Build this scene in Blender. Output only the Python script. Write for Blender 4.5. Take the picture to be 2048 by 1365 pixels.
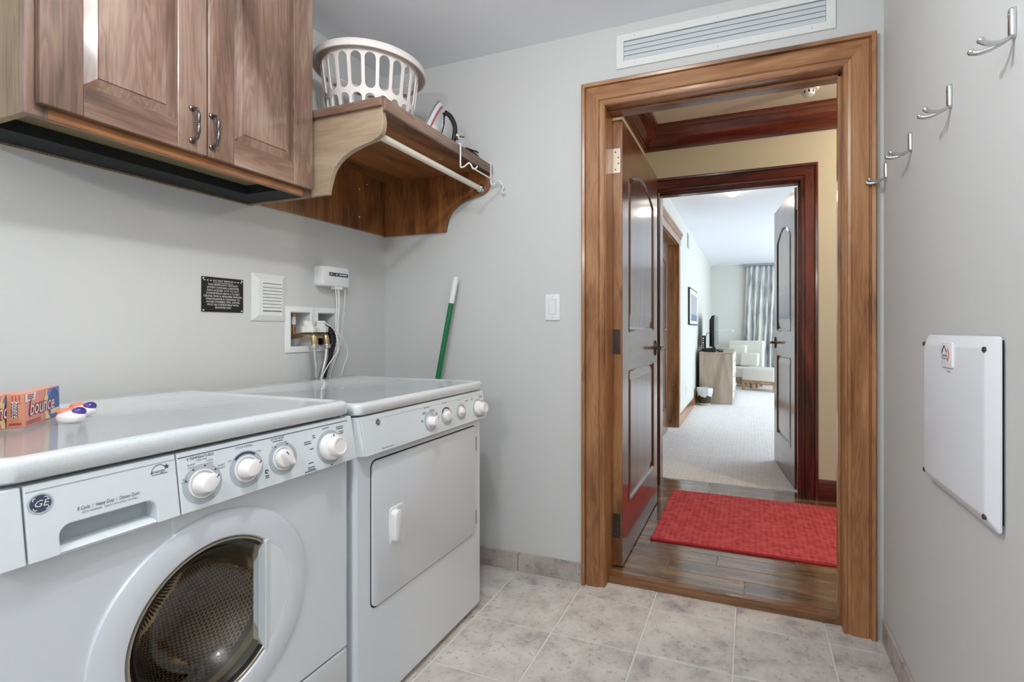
import bpy, bmesh, math, random
from mathutils import Vector, Matrix
random.seed(7)
PI = math.pi
for o in list(bpy.data.objects):
    bpy.data.objects.remove(o)
SC = bpy.context.scene
COL = SC.collection

# ------------------------------------------------------------------ camera, world, lights, exposure
XL, XR, YB, ZC = -1.772, 0.455, 2.11, 2.432      # laundry: left wall, right wall, door wall, ceiling
cam = bpy.data.cameras.new('camera')
cam.sensor_width = 36.0
cam.lens = 36.0 * 1000.0 / 2048.0
cam.shift_x = -91.0 / 2048.0
cam.shift_y = -22.5 / 2048.0
cam.clip_start = 0.02
cam.clip_end = 100
camo = bpy.data.objects.new('camera', cam)
COL.objects.link(camo)
camo.location = (0, 0, 1.12)
camo.rotation_euler = (PI / 2, 0, math.atan(0.383))
SC.camera = camo

world = bpy.data.worlds.new('world')
SC.world = world
world.use_nodes = True
bg = world.node_tree.nodes['Background']
bg.inputs[0].default_value = (0.62, 0.80, 1.0, 1)
bg.inputs[1].default_value = 1.6

def add_light(name, kind, loc, energy, color, rot=(0, 0, 0), size=0.2, size_y=None, spread=None):
    l = bpy.data.lights.new(name, kind)
    l.energy = energy
    l.color = color
    if kind == 'AREA':
        l.size = size
        if size_y:
            l.shape = 'RECTANGLE'
            l.size_y = size_y
        if spread:
            l.spread = spread
    else:
        l.shadow_soft_size = size
    o = bpy.data.objects.new(name, l)
    COL.objects.link(o)
    o.location = loc
    o.rotation_euler = rot
    return o

# daylight entering the bedroom through its window (right-hand wall, out of view)
add_light('window_daylight', 'AREA', (3.30, 7.6, 1.45), 180, (0.84, 0.92, 1.0), (0, PI / 2, 0), 2.0, 4.6)

vs = SC.view_settings
SC.display_settings.display_device = 'sRGB'
vs.view_transform = 'Standard'
vs.look = 'None'
vs.gamma = 1.0
vs.use_curve_mapping = False
vs.exposure = 0.0

# ------------------------------------------------------------------ mesh helpers
class MB:
    """collects vertices and faces (world coordinates)"""
    def __init__(s):
        s.v = []; s.f = []
    def add(s, vs_, fs):
        b = len(s.v)
        s.v += [tuple(p) for p in vs_]
        s.f += [tuple(i + b for i in f) for f in fs]
        return s
    def box(s, x0, x1, y0, y1, z0, z1):
        return s.add([(x0, y0, z0), (x1, y0, z0), (x1, y1, z0), (x0, y1, z0), (x0, y0, z1), (x1, y0, z1), (x1, y1, z1), (x0, y1, z1)],
                     [(0, 3, 2, 1), (4, 5, 6, 7), (0, 1, 5, 4), (1, 2, 6, 5), (2, 3, 7, 6), (3, 0, 4, 7)])
    def loft(s, rings, close=True, cap=True):
        """rings: list of equally long point loops"""
        n = len(rings[0]); b = len(s.v)
        for r in rings:
            s.v += [tuple(p) for p in r]
        for k in range(len(rings) - 1):
            for i in range(n if close else n - 1):
                j = (i + 1) % n
                s.f.append((b + k * n + i, b + k * n + j, b + (k + 1) * n + j, b + (k + 1) * n + i))
        if cap and close:
            s.f.append(tuple(b + i for i in reversed(range(n))))
            s.f.append(tuple(b + (len(rings) - 1) * n + i for i in range(n)))
        return s
    def prism(s, poly, axis, a, c):
        """poly: 2D points; axis 'x': (y,z), 'y': (x,z), 'z': (x,y); from a to c along axis"""
        def P(p, t):
            return {'x': (t, p[0], p[1]), 'y': (p[0], t, p[1]), 'z': (p[0], p[1], t)}[axis]
        return s.loft([[P(p, a) for p in poly], [P(p, c) for p in poly]])
    def lathe(s, prof, c, axis=(0, 0, 1), seg=24, cap=True, ang=(0, 2 * PI)):
        """prof: list of (radius, height along axis)"""
        ax = Vector(axis).normalized()
        u = ax.orthogonal().normalized()
        w = ax.cross(u)
        full = abs(ang[1] - ang[0] - 2 * PI) < 1e-6
        n = seg if full else seg + 1
        rings = []
        for r, h in prof:
            ring = []
            for i in range(n):
                a = ang[0] + (ang[1] - ang[0]) * i / seg
                ring.append(Vector(c) + ax * h + (u * math.cos(a) + w * math.sin(a)) * max(r, 1e-5))
            rings.append(ring)
        return s.loft(rings, close=full, cap=cap)
    def tube(s, path, r, seg=8, cap=True):
        path = [Vector(p) for p in path]
        n = len(path)
        rs = r if isinstance(r, (list, tuple)) else [r] * n
        up = None; rings = []
        for i, p in enumerate(path):
            d = (path[min(i + 1, n - 1)] - path[max(i - 1, 0)]).normalized()
            if up is None:
                up = d.orthogonal().normalized()
            up = (up - d * up.dot(d))
            up = up.normalized() if up.length > 1e-6 else d.orthogonal().normalized()
            w = d.cross(up)
            rings.append([p + (up * math.cos(2 * PI * k / seg) + w * math.sin(2 * PI * k / seg)) * rs[i] for k in range(seg)])
        return s.loft(rings, cap=cap)
    def ellipsoid(s, c, rx, ry, rz, seg=20, rows=12):
        rings = []
        for i in range(rows + 1):
            t = PI * i / rows
            rr = max(math.sin(t), 1e-4)
            rings.append([(c[0] + rx * rr * math.cos(2 * PI * k / seg), c[1] + ry * rr * math.sin(2 * PI * k / seg), c[2] - rz * math.cos(t)) for k in range(seg)])
        return s.loft(rings)
    def xf(s, M):
        s.v = [tuple(M @ Vector(p)) for p in s.v]
        return s

def spline(pts, n=8):
    """Catmull-Rom through pts"""
    pts = [Vector(p) for p in pts]
    q = [pts[0] * 2 - pts[1]] + pts + [pts[-1] * 2 - pts[-2]]
    out = []
    for i in range(1, len(q) - 2):
        for k in range(n):
            t = k / n
            a, b, c, d = q[i - 1], q[i], q[i + 1], q[i + 2]
            out.append(0.5 * ((2 * b) + (c - a) * t + (2 * a - 5 * b + 4 * c - d) * t * t + (3 * b - a - 3 * c + d) * t ** 3))
    out.append(pts[-1])
    return out

def rrect(x0, x1, y0, y1, r, n=5):
    """rounded rectangle outline"""
    out = []
    for cx_, cy_, a0 in ((x1 - r, y0 + r, -PI / 2), (x1 - r, y1 - r, 0), (x0 + r, y1 - r, PI / 2), (x0 + r, y0 + r, PI)):
        for k in range(n + 1):
            a = a0 + PI / 2 * k / n
            out.append((cx_ + r * math.cos(a), cy_ + r * math.sin(a)))
    return out

def mesh_from(name, mb, smooth=None):
    me = bpy.data.meshes.new(name)
    me.from_pydata(mb.v, [], mb.f)
    bm = bmesh.new()
    bm.from_mesh(me)
    bmesh.ops.recalc_face_normals(bm, faces=bm.faces)
    bm.to_mesh(me)
    bm.free()
    if smooth is not None:
        me.polygons.foreach_set('use_smooth', [True] * len(me.polygons))
        me.set_sharp_from_angle(angle=math.radians(smooth))
    me.update()
    return me

def part(name, mb, mat, parent=None, bevel=0.0, smooth=None, label=None, kind=None, seg=2):
    off = Vector((0, 0, 0))
    p = parent
    while p is not None:
        off += p.location
        p = p.parent
    org = Vector((0, 0, 0))
    if parent is None:
        org = Vector([(min(q[i] for q in mb.v) + max(q[i] for q in mb.v)) / 2 for i in range(3)])
        org.z = min(q[2] for q in mb.v)
    off2 = off + org
    mb2 = MB(); mb2.v = [tuple(Vector(q) - off2) for q in mb.v]; mb2.f = mb.f
    me = mesh_from(name, mb2, smooth)
    o = bpy.data.objects.new(name, me)
    COL.objects.link(o)
    o.parent = parent
    o.location = org
    me.materials.append(mat)
    if bevel:
        b = o.modifiers.new('bevel', 'BEVEL')
        b.width = bevel; b.segments = seg; b.limit_method = 'ANGLE'; b.angle_limit = math.radians(30)
        if smooth is None:
            b.harden_normals = False
    if label: o['label'] = label
    if kind: o['kind'] = kind
    return o

def thing(name, label, cat, loc, group=None, kind=None):
    o = bpy.data.objects.new(name, None)
    o.empty_display_size = 0.05
    COL.objects.link(o)
    o.location = loc
    o['label'] = label; o['category'] = cat
    if group: o['group'] = group
    if kind: o['kind'] = kind
    return o

def tag(o, label, cat, group=None, kind=None):
    o['label'] = label; o['category'] = cat
    if group: o['group'] = group
    if kind: o['kind'] = kind
    return o

def dup(root, loc, label=None):
    r = root.copy(); COL.objects.link(r); r.location = loc
    if label: r['label'] = label
    for ch in list(root.children):
        c = ch.copy(); COL.objects.link(c); c.parent = r
        for g in list(ch.children):
            d = g.copy(); COL.objects.link(d); d.parent = c
    return r

def lettering(body, size, loc, right, up, mat, parent, align='CENTER', shear=0.0, spacing=1.0, width=None, name='lettering', offset=0.0):
    """flat print: loc is the anchor (centre or left of the base line, middle height)"""
    cu = bpy.data.curves.new('txt', 'FONT')
    cu.body = body; cu.size = size; cu.align_x = align; cu.align_y = 'CENTER'
    cu.shear = shear; cu.space_character = spacing; cu.resolution_u = 2
    cu.offset = offset
    ob = bpy.data.objects.new('txt', cu)
    me0 = bpy.data.meshes.new_from_object(ob)
    vs_ = [v.co.copy() for v in me0.vertices]
    fs = [tuple(p.vertices) for p in me0.polygons]
    bpy.data.objects.remove(ob); bpy.data.curves.remove(cu); bpy.data.meshes.remove(me0)
    if width and vs_:
        w = max(v.x for v in vs_) - min(v.x for v in vs_)
        k = width / w
        for v in vs_: v.x *= k
    R_, U_ = Vector(right).normalized(), Vector(up).normalized()
    L_ = Vector(loc)
    mb = MB()
    mb.v = [tuple(L_ + R_ * v.x + U_ * v.y) for v in vs_]
    mb.f = fs
    off = Vector((0, 0, 0)); p = parent
    while p is not None:
        off += p.location; p = p.parent
    me = bpy.data.meshes.new(name)
    me.from_pydata([tuple(Vector(q) - off) for q in mb.v], [], mb.f)
    me.materials.append(mat)
    o = bpy.data.objects.new(name, me)
    COL.objects.link(o); o.parent = parent
    return o

# ------------------------------------------------------------------ materials
def srgb(r, g, b):
    def f(c):
        c /= 255.0
        return c / 12.92 if c <= 0.04045 else ((c + 0.055) / 1.055) ** 2.4
    return (f(r), f(g), f(b), 1)

def newmat(name):
    m = bpy.data.materials.new(name); m.use_nodes = True
    nt = m.node_tree
    return m, nt, nt.nodes['Principled BSDF']

def plain(name, col, rough=0.5, metal=0.0, coat=0.0, bump=None, spec=0.5, emit=None, trans=0.0, ior=1.45, var=0.0):
    m, nt, b = newmat(name)
    b.inputs['Base Color'].default_value = col
    b.inputs['Roughness'].default_value = rough
    b.inputs['Metallic'].default_value = metal
    b.inputs['Coat Weight'].default_value = coat
    b.inputs['Coat Roughness'].default_value = 0.06
    b.inputs['Specular IOR Level'].default_value = spec
    b.inputs['Transmission Weight'].default_value = trans
    b.inputs['IOR'].default_value = ior
    if emit:
        b.inputs['Emission Color'].default_value = emit[0]
        b.inputs['Emission Strength'].default_value = emit[1]
    N = nt.nodes; L = nt.links
    if bump or var:
        tc = N.new('ShaderNodeTexCoord')
        n = N.new('ShaderNodeTexNoise')
        n.inputs['Scale'].default_value = bump[0] if bump else 40
        n.inputs['Detail'].default_value = 3
        L.new(tc.outputs['Object'], n.inputs['Vector'])
        if bump:
            bp = N.new('ShaderNodeBump')
            bp.inputs['Strength'].default_value = bump[1]
            bp.inputs['Distance'].default_value = bump[2] if len(bump) > 2 else 0.002
            L.new(n.outputs['Fac'], bp.inputs['Height'])
            L.new(bp.outputs['Normal'], b.inputs['Normal'])
        if var:
            n2 = N.new('ShaderNodeTexNoise'); n2.inputs['Scale'].default_value = 3.0; n2.inputs['Detail'].default_value = 4
            L.new(tc.outputs['Object'], n2.inputs['Vector'])
            mr = N.new('ShaderNodeMapRange')
            mr.inputs['To Min'].default_value = 1 - var; mr.inputs['To Max'].default_value = 1 + var
            L.new(n2.outputs['Fac'], mr.inputs['Value'])
            mx = N.new('ShaderNodeMix'); mx.data_type = 'RGBA'; mx.blend_type = 'MULTIPLY'; mx.inputs['Factor'].default_value = 1
            mx.inputs[6].default_value = col
            L.new(mr.outputs[0], mx.inputs[7])
            L.new(mx.outputs[2], b.inputs['Base Color'])
    return m

def ramp(nt, fac, stops):
    r = nt.nodes.new('ShaderNodeValToRGB')
    e = r.color_ramp.elements
    while len(e) > 1: e.remove(e[-1])
    e[0].position = stops[0][0]; e[0].color = stops[0][1]
    for p, c in stops[1:]:
        k = e.new(p); k.color = c
    nt.links.new(fac, r.inputs[0])
    return r.outputs[0]

def wood(name, dark, mid, light, grain='z', rough=0.35, coat=0.3, knots=0.6, scale=1.0, coat_rough=0.12, contrast=1.0, fig=1.0, kn=1.0):
    m, nt, b = newmat(name)
    N, L = nt.nodes, nt.links
    tc = N.new('ShaderNodeTexCoord')
    oi = N.new('ShaderNodeObjectInfo')
    add = N.new('ShaderNodeVectorMath'); add.operation = 'MULTIPLY_ADD'
    L.new(oi.outputs['Random'], add.inputs[0])
    add.inputs[1].default_value = (7.3, 5.1, 9.7)
    L.new(tc.outputs['Object'], add.inputs[2])
    def mapped(across, along):
        mp = N.new('ShaderNodeMapping')
        s = [across * scale] * 3
        s['xyz'.index(grain)] = along * scale
        mp.inputs['Scale'].default_value = s
        L.new(add.outputs[0], mp.inputs['Vector'])
        return mp.outputs[0]
    # broad figure
    n1 = N.new('ShaderNodeTexNoise'); n1.inputs['Scale'].default_value = 1.0; n1.inputs['Detail'].default_value = 5; n1.inputs['Distortion'].default_value = 1.1
    L.new(mapped(7.0 / fig, 1.1), n1.inputs['Vector'])
    # growth rings
    wv = N.new('ShaderNodeTexNoise'); wv.inputs['Scale'].default_value = 1.0; wv.inputs['Detail'].default_value = 2; wv.inputs['Distortion'].default_value = 2.2
    L.new(mapped(16.0, 1.6), wv.inputs['Vector'])
    ml = N.new('ShaderNodeMath'); ml.operation = 'MULTIPLY'; ml.inputs[1].default_value = 34
    L.new(wv.outputs['Fac'], ml.inputs[0])
    sn = N.new('ShaderNodeMath'); sn.operation = 'SINE'; L.new(ml.outputs[0], sn.inputs[0])
    # fibres
    n3 = N.new('ShaderNodeTexNoise'); n3.inputs['Scale'].default_value = 1.0; n3.inputs['Detail'].default_value = 3
    L.new(mapped(170.0, 7.0), n3.inputs['Vector'])
    a1 = N.new('ShaderNodeMath'); a1.operation = 'MULTIPLY_ADD'; a1.inputs[1].default_value = 0.055 * contrast
    L.new(sn.outputs[0], a1.inputs[0]); L.new(n1.outputs['Fac'], a1.inputs[2])
    a2 = N.new('ShaderNodeMath'); a2.operation = 'MULTIPLY_ADD'; a2.inputs[1].default_value = 0.22 * contrast; 
    sb = N.new('ShaderNodeMath'); sb.operation = 'SUBTRACT'; sb.inputs[1].default_value = 0.5
    L.new(n3.outputs['Fac'], sb.inputs[0]); L.new(sb.outputs[0], a2.inputs[0]); L.new(a1.outputs[0], a2.inputs[2])
    c = ramp(nt, a2.outputs[0], [(0.28, dark), (0.48, mid), (0.70, light)])
    # knots
    vo = N.new('ShaderNodeTexVoronoi'); vo.feature = 'F1'; vo.inputs['Scale'].default_value = 1.0
    L.new(mapped(4.2 * kn, 1.9 * kn), vo.inputs['Vector'])
    mr = N.new('ShaderNodeMapRange'); mr.inputs['From Min'].default_value = 0.03; mr.inputs['From Max'].default_value = 0.12
    mr.inputs['To Min'].default_value = knots; mr.inputs['To Max'].default_value = 0.0
    L.new(vo.outputs['Distance'], mr.inputs['Value'])
    mx = N.new('ShaderNodeMix'); mx.data_type = 'RGBA'
    L.new(mr.outputs[0], mx.inputs['Factor']); L.new(c, mx.inputs[6])
    mx.inputs[7].default_value = (dark[0] * .35, dark[1] * .3, dark[2] * .3, 1)
    L.new(mx.outputs[2], b.inputs['Base Color'])
    b.inputs['Roughness'].default_value = rough
    b.inputs['Coat Weight'].default_value = coat
    b.inputs['Coat Roughness'].default_value = coat_rough
    bp = N.new('ShaderNodeBump'); bp.inputs['Strength'].default_value = 0.12; bp.inputs['Distance'].default_value = 0.001
    L.new(a2.outputs[0], bp.inputs['Height']); L.new(bp.outputs['Normal'], b.inputs['Normal'])
    return m

M = {}
M['paint'] = plain('wall_paint', srgb(208, 208, 206), 0.75, bump=(220, 0.25, 0.001))
M['ceil'] = plain('ceiling_paint', srgb(242, 245, 250), 0.85, bump=(160, 0.2, 0.001))
M['hallpaint'] = plain('hall_paint', srgb(208, 199, 176), 0.75, bump=(220, 0.2, 0.001))
M['bedpaint'] = plain('bedroom_paint', srgb(214, 214, 206), 0.75, bump=(220, 0.2, 0.001))
WD = dict(dark=srgb(80, 55, 42), mid=srgb(124, 95, 79), light=srgb(164, 138, 122))
for a in 'xyz':
    M['wood' + a] = wood('alder_' + a, WD['dark'], WD['mid'], WD['light'], a, 0.38, 0.35, 0.6, contrast=0.75, fig=1.6)
    M['case' + a] = wood('casing_' + a, srgb(102, 60, 30), srgb(150, 99, 58), srgb(178, 130, 86), a, 0.32, 0.4, 0.92, contrast=0.9, kn=1.3)
    M['dark' + a] = wood('warm_lit_red_alder_' + a, srgb(40, 12, 9), srgb(84, 32, 20), srgb(118, 52, 32), a, 0.30, 0.5, 0.7)  # stained darker; the red of the warm hall light is in the colour too
    M['door' + a] = wood('door_wood_' + a, srgb(62, 34, 16), srgb(94, 54, 28), srgb(118, 72, 40), a, 0.30, 0.7, 0.3, coat_rough=0.13, contrast=0.7)
M['shelfwood_y'] = wood('knotty_alder_y', srgb(78, 44, 20), srgb(132, 82, 42), srgb(164, 110, 64), 'y', 0.4, 0.25, 0.85)
M['shelfwood_z'] = wood('knotty_alder_z', srgb(78, 44, 20), srgb(132, 82, 42), srgb(164, 110, 64), 'z', 0.4, 0.25, 0.85)
M['shelfside'] = wood('maple_side', srgb(126, 102, 80), srgb(154, 131, 107), srgb(174, 154, 130), 'x', 0.45, 0.2, 0.25, contrast=0.6)
M['plywood'] = wood('cabinet_end', srgb(104, 82, 58), srgb(140, 115, 86), srgb(166, 142, 110), 'z', 0.5, 0.15, 0.6)
M['underside'] = plain('cabinet_underside', srgb(120, 106, 78), 0.6, var=0.15)
M['black_strip'] = plain('shade_black', srgb(18, 22, 22), 0.7)  # shade put into a near-black colour, for the cabinet underside
M['enamel'] = plain('white_enamel', srgb(218, 223, 229), 0.28, coat=0.5)
M['panelwhite'] = plain('panel_plastic', srgb(220, 226, 229), 0.35)
M['knob'] = plain('knob_plastic', srgb(238, 234, 232), 0.3, coat=0.4)
M['dial'] = plain('dial_grey', srgb(176, 184, 190), 0.5)
M['ink'] = plain('print_ink', srgb(62, 72, 92), 0.6)
M['ink_dark'] = plain('print_dark', srgb(30, 36, 48), 0.6)
M['whiteplastic'] = plain('white_plastic', srgb(236, 236, 236), 0.4)
M['basket'] = plain('basket_plastic', srgb(238, 230, 226), 0.45, spec=0.4)
M['whitemetal'] = plain('white_metal', srgb(228, 229, 226), 0.45)
M['greymetal'] = plain('grey_slat_metal', srgb(206, 211, 214), 0.5)
M['rubber'] = plain('black_rubber', srgb(16, 16, 18), 0.5)
M['dark_gap'] = plain('shadow_gap', srgb(24, 26, 30), 0.8)
M['chrome'] = plain('chrome', (0.82, 0.82, 0.82, 1), 0.10, 1.0)
M['nickel'] = plain('brushed_nickel', (0.62, 0.62, 0.62, 1), 0.24, 1.0)
M['steel'] = plain('stainless', (0.55, 0.53, 0.50, 1), 0.30, 1.0)
M['bronze'] = plain('aged_bronze', (0.10, 0.085, 0.075, 1), 0.30, 0.9)
M['bronze_lit'] = plain('lit_hinge_bronze', (0.50, 0.42, 0.34, 1), 0.35, 0.9)  # bronze with light painted in for the top hinge; also colours some sockets
M['brass'] = plain('brass', (0.52, 0.40, 0.22, 1), 0.30, 1.0)
M['copper'] = plain('copper', (0.60, 0.30, 0.16, 1), 0.35, 1.0)
M['pewter'] = plain('pewter', (0.16, 0.15, 0.15, 1), 0.28, 1.0)
M['white'] = plain('white_print', srgb(240, 240, 240), 0.5)
M['signblack'] = plain('engraved_black', srgb(20, 18, 12), 0.5)
M['green'] = plain('green_metal', srgb(22, 112, 66), 0.4)
M['rod'] = plain('white_rod', srgb(226, 220, 206), 0.4)

def tile_material(name, tint=1.0, warm=0):
    m, nt, b = newmat(name)
    N, L = nt.nodes, nt.links
    tc = N.new('ShaderNodeTexCoord'); oi = N.new('ShaderNodeObjectInfo')
    add = N.new('ShaderNodeVectorMath'); add.operation = 'MULTIPLY_ADD'
    L.new(oi.outputs['Random'], add.inputs[0]); add.inputs[1].default_value = (13, 17, 5); L.new(tc.outputs['Object'], add.inputs[2])
    n1 = N.new('ShaderNodeTexNoise'); n1.inputs['Scale'].default_value = 9; n1.inputs['Detail'].default_value = 8; n1.inputs['Roughness'].default_value = 0.65
    L.new(add.outputs[0], n1.inputs['Vector'])
    c = ramp(nt, n1.outputs['Fac'], [(0.32, srgb(164 * tint, 159 * tint - warm, 164 * tint - warm)), (0.47, srgb(202 * tint, 199 * tint - warm, 192 * tint - warm)), (0.60, srgb(212 * tint, 211 * tint - warm, 206 * tint - warm)), (0.75, srgb(218 * tint, 221 * tint - warm, 218 * tint - warm))])
    n2 = N.new('ShaderNodeTexNoise'); n2.inputs['Scale'].default_value = 46; n2.inputs['Detail'].default_value = 6; n2.inputs['Roughness'].default_value = 0.7
    L.new(add.outputs[0], n2.inputs['Vector'])
    c2 = ramp(nt, n2.outputs['Fac'], [(0.34, srgb(128, 118, 112)), (0.44, (1, 1, 1, 1))])
    mx = N.new('ShaderNodeMix'); mx.data_type = 'RGBA'; mx.blend_type = 'MULTIPLY'; mx.inputs['Factor'].default_value = 0.50
    L.new(c, mx.inputs[6]); L.new(c2, mx.inputs[7]); L.new(mx.outputs[2], b.inputs['Base Color'])
    b.inputs['Roughness'].default_value = 0.42
    bp = N.new('ShaderNodeBump'); bp.inputs['Strength'].default_value = 0.15; bp.inputs['Distance'].default_value = 0.001
    L.new(n2.outputs['Fac'], bp.inputs['Height']); L.new(bp.outputs['Normal'], b.inputs['Normal'])
    return m
M['tile'] = tile_material('floor_tile', 1.0, 4)
M['basetile'] = tile_material('base_tile', 0.90, 9)
M['grout'] = plain('grout', srgb(226, 225, 220), 0.9, bump=(300, 0.3, 0.001))
M['plank'] = wood('hall_plank', srgb(74, 50, 30), srgb(112, 82, 54), srgb(142, 112, 80), 'x', 0.22, 0.6, 0.2, coat_rough=0.12, scale=1.2)
M['nosing'] = wood('hall_nosing', srgb(72, 42, 20), srgb(116, 74, 40), srgb(140, 96, 58), 'x', 0.22, 0.6, 0.2, coat_rough=0.1)

def woven(name, c1, c2, sx, sy, rough=0.95, strength=0.6, dist=0.004):
    """small raised rows: two crossed waves"""
    m, nt, b = newmat(name)
    N, L = nt.nodes, nt.links
    tc = N.new('ShaderNodeTexCoord')
    sp = N.new('ShaderNodeSeparateXYZ'); L.new(tc.outputs['Object'], sp.inputs[0])
    def sinof(sock, k):
        a = N.new('ShaderNodeMath'); a.operation = 'MULTIPLY'; a.inputs[1].default_value = k; L.new(sock, a.inputs[0])
        s = N.new('ShaderNodeMath'); s.operation = 'SINE'; L.new(a.outputs[0], s.inputs[0])
        q = N.new('ShaderNodeMath'); q.operation = 'ABSOLUTE'; L.new(s.outputs[0], q.inputs[0]); return q.outputs[0]
    p = N.new('ShaderNodeMath'); p.operation = 'MULTIPLY'
    L.new(sinof(sp.outputs[0], PI * sx), p.inputs[0]); L.new(sinof(sp.outputs[1], PI * sy), p.inputs[1])
    n = N.new('ShaderNodeTexNoise'); n.inputs['Scale'].default_value = 25; n.inputs['Detail'].default_value = 5
    L.new(tc.outputs['Object'], n.inputs['Vector'])
    ad = N.new('ShaderNodeMath'); ad.operation = 'MULTIPLY_ADD'; ad.inputs[1].default_value = 0.25
    L.new(p.outputs[0], ad.inputs[0]); L.new(n.outputs['Fac'], ad.inputs[2])
    L.new(ramp(nt, ad.outputs[0], [(0.25, c1), (0.75, c2)]), b.inputs['Base Color'])
    b.inputs['Roughness'].default_value = rough
    b.inputs['Specular IOR Level'].default_value = 0.2
    bp = N.new('ShaderNodeBump'); bp.inputs['Strength'].default_value = strength; bp.inputs['Distance'].default_value = dist
    L.new(ad.outputs[0], bp.inputs['Height']); L.new(bp.outputs['Normal'], b.inputs['Normal'])
    return m
M['mat'] = woven('red_mat', srgb(160, 42, 50), srgb(208, 92, 96), 36, 36, 0.85)
M['matedge'] = plain('red_mat_edge', srgb(168, 30, 44), 0.8)
M['carpet'] = woven('cream_carpet', srgb(222, 218, 214), srgb(240, 237, 234), 30, 30, 0.95, 0.35)

def glass(name, col, rough=0.0, ior=1.45):
    m, nt, b = newmat(name)
    b.inputs['Base Color'].default_value = col
    b.inputs['Roughness'].default_value = rough
    b.inputs['Transmission Weight'].default_value = 1.0
    b.inputs['IOR'].default_value = ior
    return m
M['doorglass'] = glass('smoked_glass', (0.90, 0.84, 0.70, 1))
def clear_pane():
    m = bpy.data.materials.new('window_glass'); m.use_nodes = True
    nt = m.node_tree; nt.nodes.clear()
    o = nt.nodes.new('ShaderNodeOutputMaterial'); t = nt.nodes.new('ShaderNodeBsdfTransparent'); g = nt.nodes.new('ShaderNodeBsdfGlossy'); x = nt.nodes.new('ShaderNodeMixShader')
    g.inputs['Roughness'].default_value = 0.02; x.inputs[0].default_value = 0.08
    nt.links.new(t.outputs[0], x.inputs[1]); nt.links.new(g.outputs[0], x.inputs[2]); nt.links.new(x.outputs[0], o.inputs[0])
    return m
M['pane'] = clear_pane()

# ------------------------------------------------------------------ the setting
HX0, HX1, HY0, HY1, HZ = -0.70, 2.30, 2.235, 3.58, 2.54     # hall
BX0, BX1, BY0, BY1, BZ = -0.74, 3.10, 3.70, 10.75, 2.432    # bedroom
FZ = 0.03                                                   # hall / bedroom floor level
NY = -1.35                                                  # wall behind the camera
OX0, OX1, OZ = -0.583, 0.325, 2.092                         # laundry door opening (inside the jambs)
JT = 0.020
PX0, PX1, PZ = -0.590, 0.307, 2.085                         # bedroom door opening

def struct(name, mb, mat, label, cat, **k):
    o = part(name, mb, mat, None, **k)
    return tag(o, label, cat, kind='structure')

# laundry room walls
struct('wall_left', MB().box(XL - 0.12, XL, NY - 0.12, 1.527, 0, 2.62).box(XL - 0.12, XL, 1.785, YB + 0.125, 0, 2.62)
       .box(XL - 0.12, XL, 1.527, 1.785, 0, 1.047).box(XL - 0.12, XL, 1.527, 1.785, 1.198, 2.62).box(XL - 0.16, XL - 0.12, 1.4, 1.9, 0.9, 1.3),
       M['paint'], 'grey painted laundry wall behind the washer and dryer', 'wall')
struct('wall_back', MB().box(XL - 0.12, OX0 - JT, YB, YB + 0.125, 0, 2.7).box(OX1 + JT, 2.42, YB, YB + 0.125, 0, 2.7)
       .box(OX0 - JT, OX1 + JT, YB, YB + 0.125, OZ + JT, 2.7), M['paint'], 'grey painted laundry wall around the open wooden doorway', 'wall')
struct('wall_right', MB().box(XR, XR + 0.12, NY - 0.12, YB, 0, 2.62), M['paint'], 'grey painted laundry wall carrying the coat hooks', 'wall')
struct('wall_front', MB().box(XL - 0.12, XR + 0.12, NY - 0.12, NY, 0, 2.62), M['paint'], 'grey painted wall behind the viewer', 'wall')
struct('ceiling', MB().box(XL - 0.12, XR + 0.12, NY - 0.12, YB, ZC, ZC + 0.15), M['ceil'], 'pale flat laundry room ceiling', 'ceiling')

# laundry floor: grout bed with single tiles on it
fl = struct('floor', MB().box(XL, XR, NY, 2.16, -0.06, -0.003), M['grout'], 'beige stone-look tile floor of the laundry room', 'floor')
TX, TY, TX0, TY0 = 0.317, 0.293, -0.367, 2.012
gap = 0.0028
tcache = {}
ix = int(math.floor((XL - TX0) / TX))
x = TX0 + ix * TX
while x < XR:
    y = TY0 + 1 * TY
    while y > NY:
        x0, x1, y0, y1 = max(x + gap, XL), min(x + TX - gap, XR - 0.001), max(y - TY + gap, NY), min(y - gap, 2.155)
        if x1 - x0 > 0.012 and y1 - y0 > 0.012:
            key = (round(x1 - x0, 3), round(y1 - y0, 3))
            if key not in tcache:
                w, d = key
                tcache[key] = mesh_from('floor_tile', MB().box(-w / 2, w / 2, -d / 2, d / 2, -0.004, 0.0))
                tcache[key].materials.append(M['tile'])
            o = bpy.data.objects.new('floor_tile', tcache[key]); COL.objects.link(o)
            o.parent = fl
            o.location = Vector(((x0 + x1) / 2, (y0 + y1) / 2, 0)) - fl.location
            b = o.modifiers.new('bevel', 'BEVEL'); b.width = 0.0015; b.segments = 1
        y -= TY
    x += TX

# tile skirting
def skirting(name, label, pieces):
    root = thing(name, label, 'baseboard', (0, 0, 0), kind='structure')
    for (x0, x1, y0, y1) in pieces:
        part('skirting_tile', MB().box(x0, x1, y0, y1, 0.0, 0.085), M['basetile'], root, bevel=0.002)
    return root
skirting('baseboard_back', 'beige tile skirting along the wall left of the doorway',
         [(-1.772 + 0.0, -1.637, YB - 0.011, YB)] + [(-1.634 + 0.317 * k, -1.634 + 0.317 * k + 0.3145, YB - 0.011, YB) for k in range(2)] + [(-1.0, -0.688, YB - 0.011, YB)])
skirting('baseboard_right', 'beige tile skirting below the coat hooks wall',
         [(XR - 0.011, XR, 2.0, 2.085)] + [(XR - 0.011, XR, 2.0 - 0.293 * (k + 1), 2.0 - 0.293 * k - 0.0025) for k in range(11)])

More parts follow.
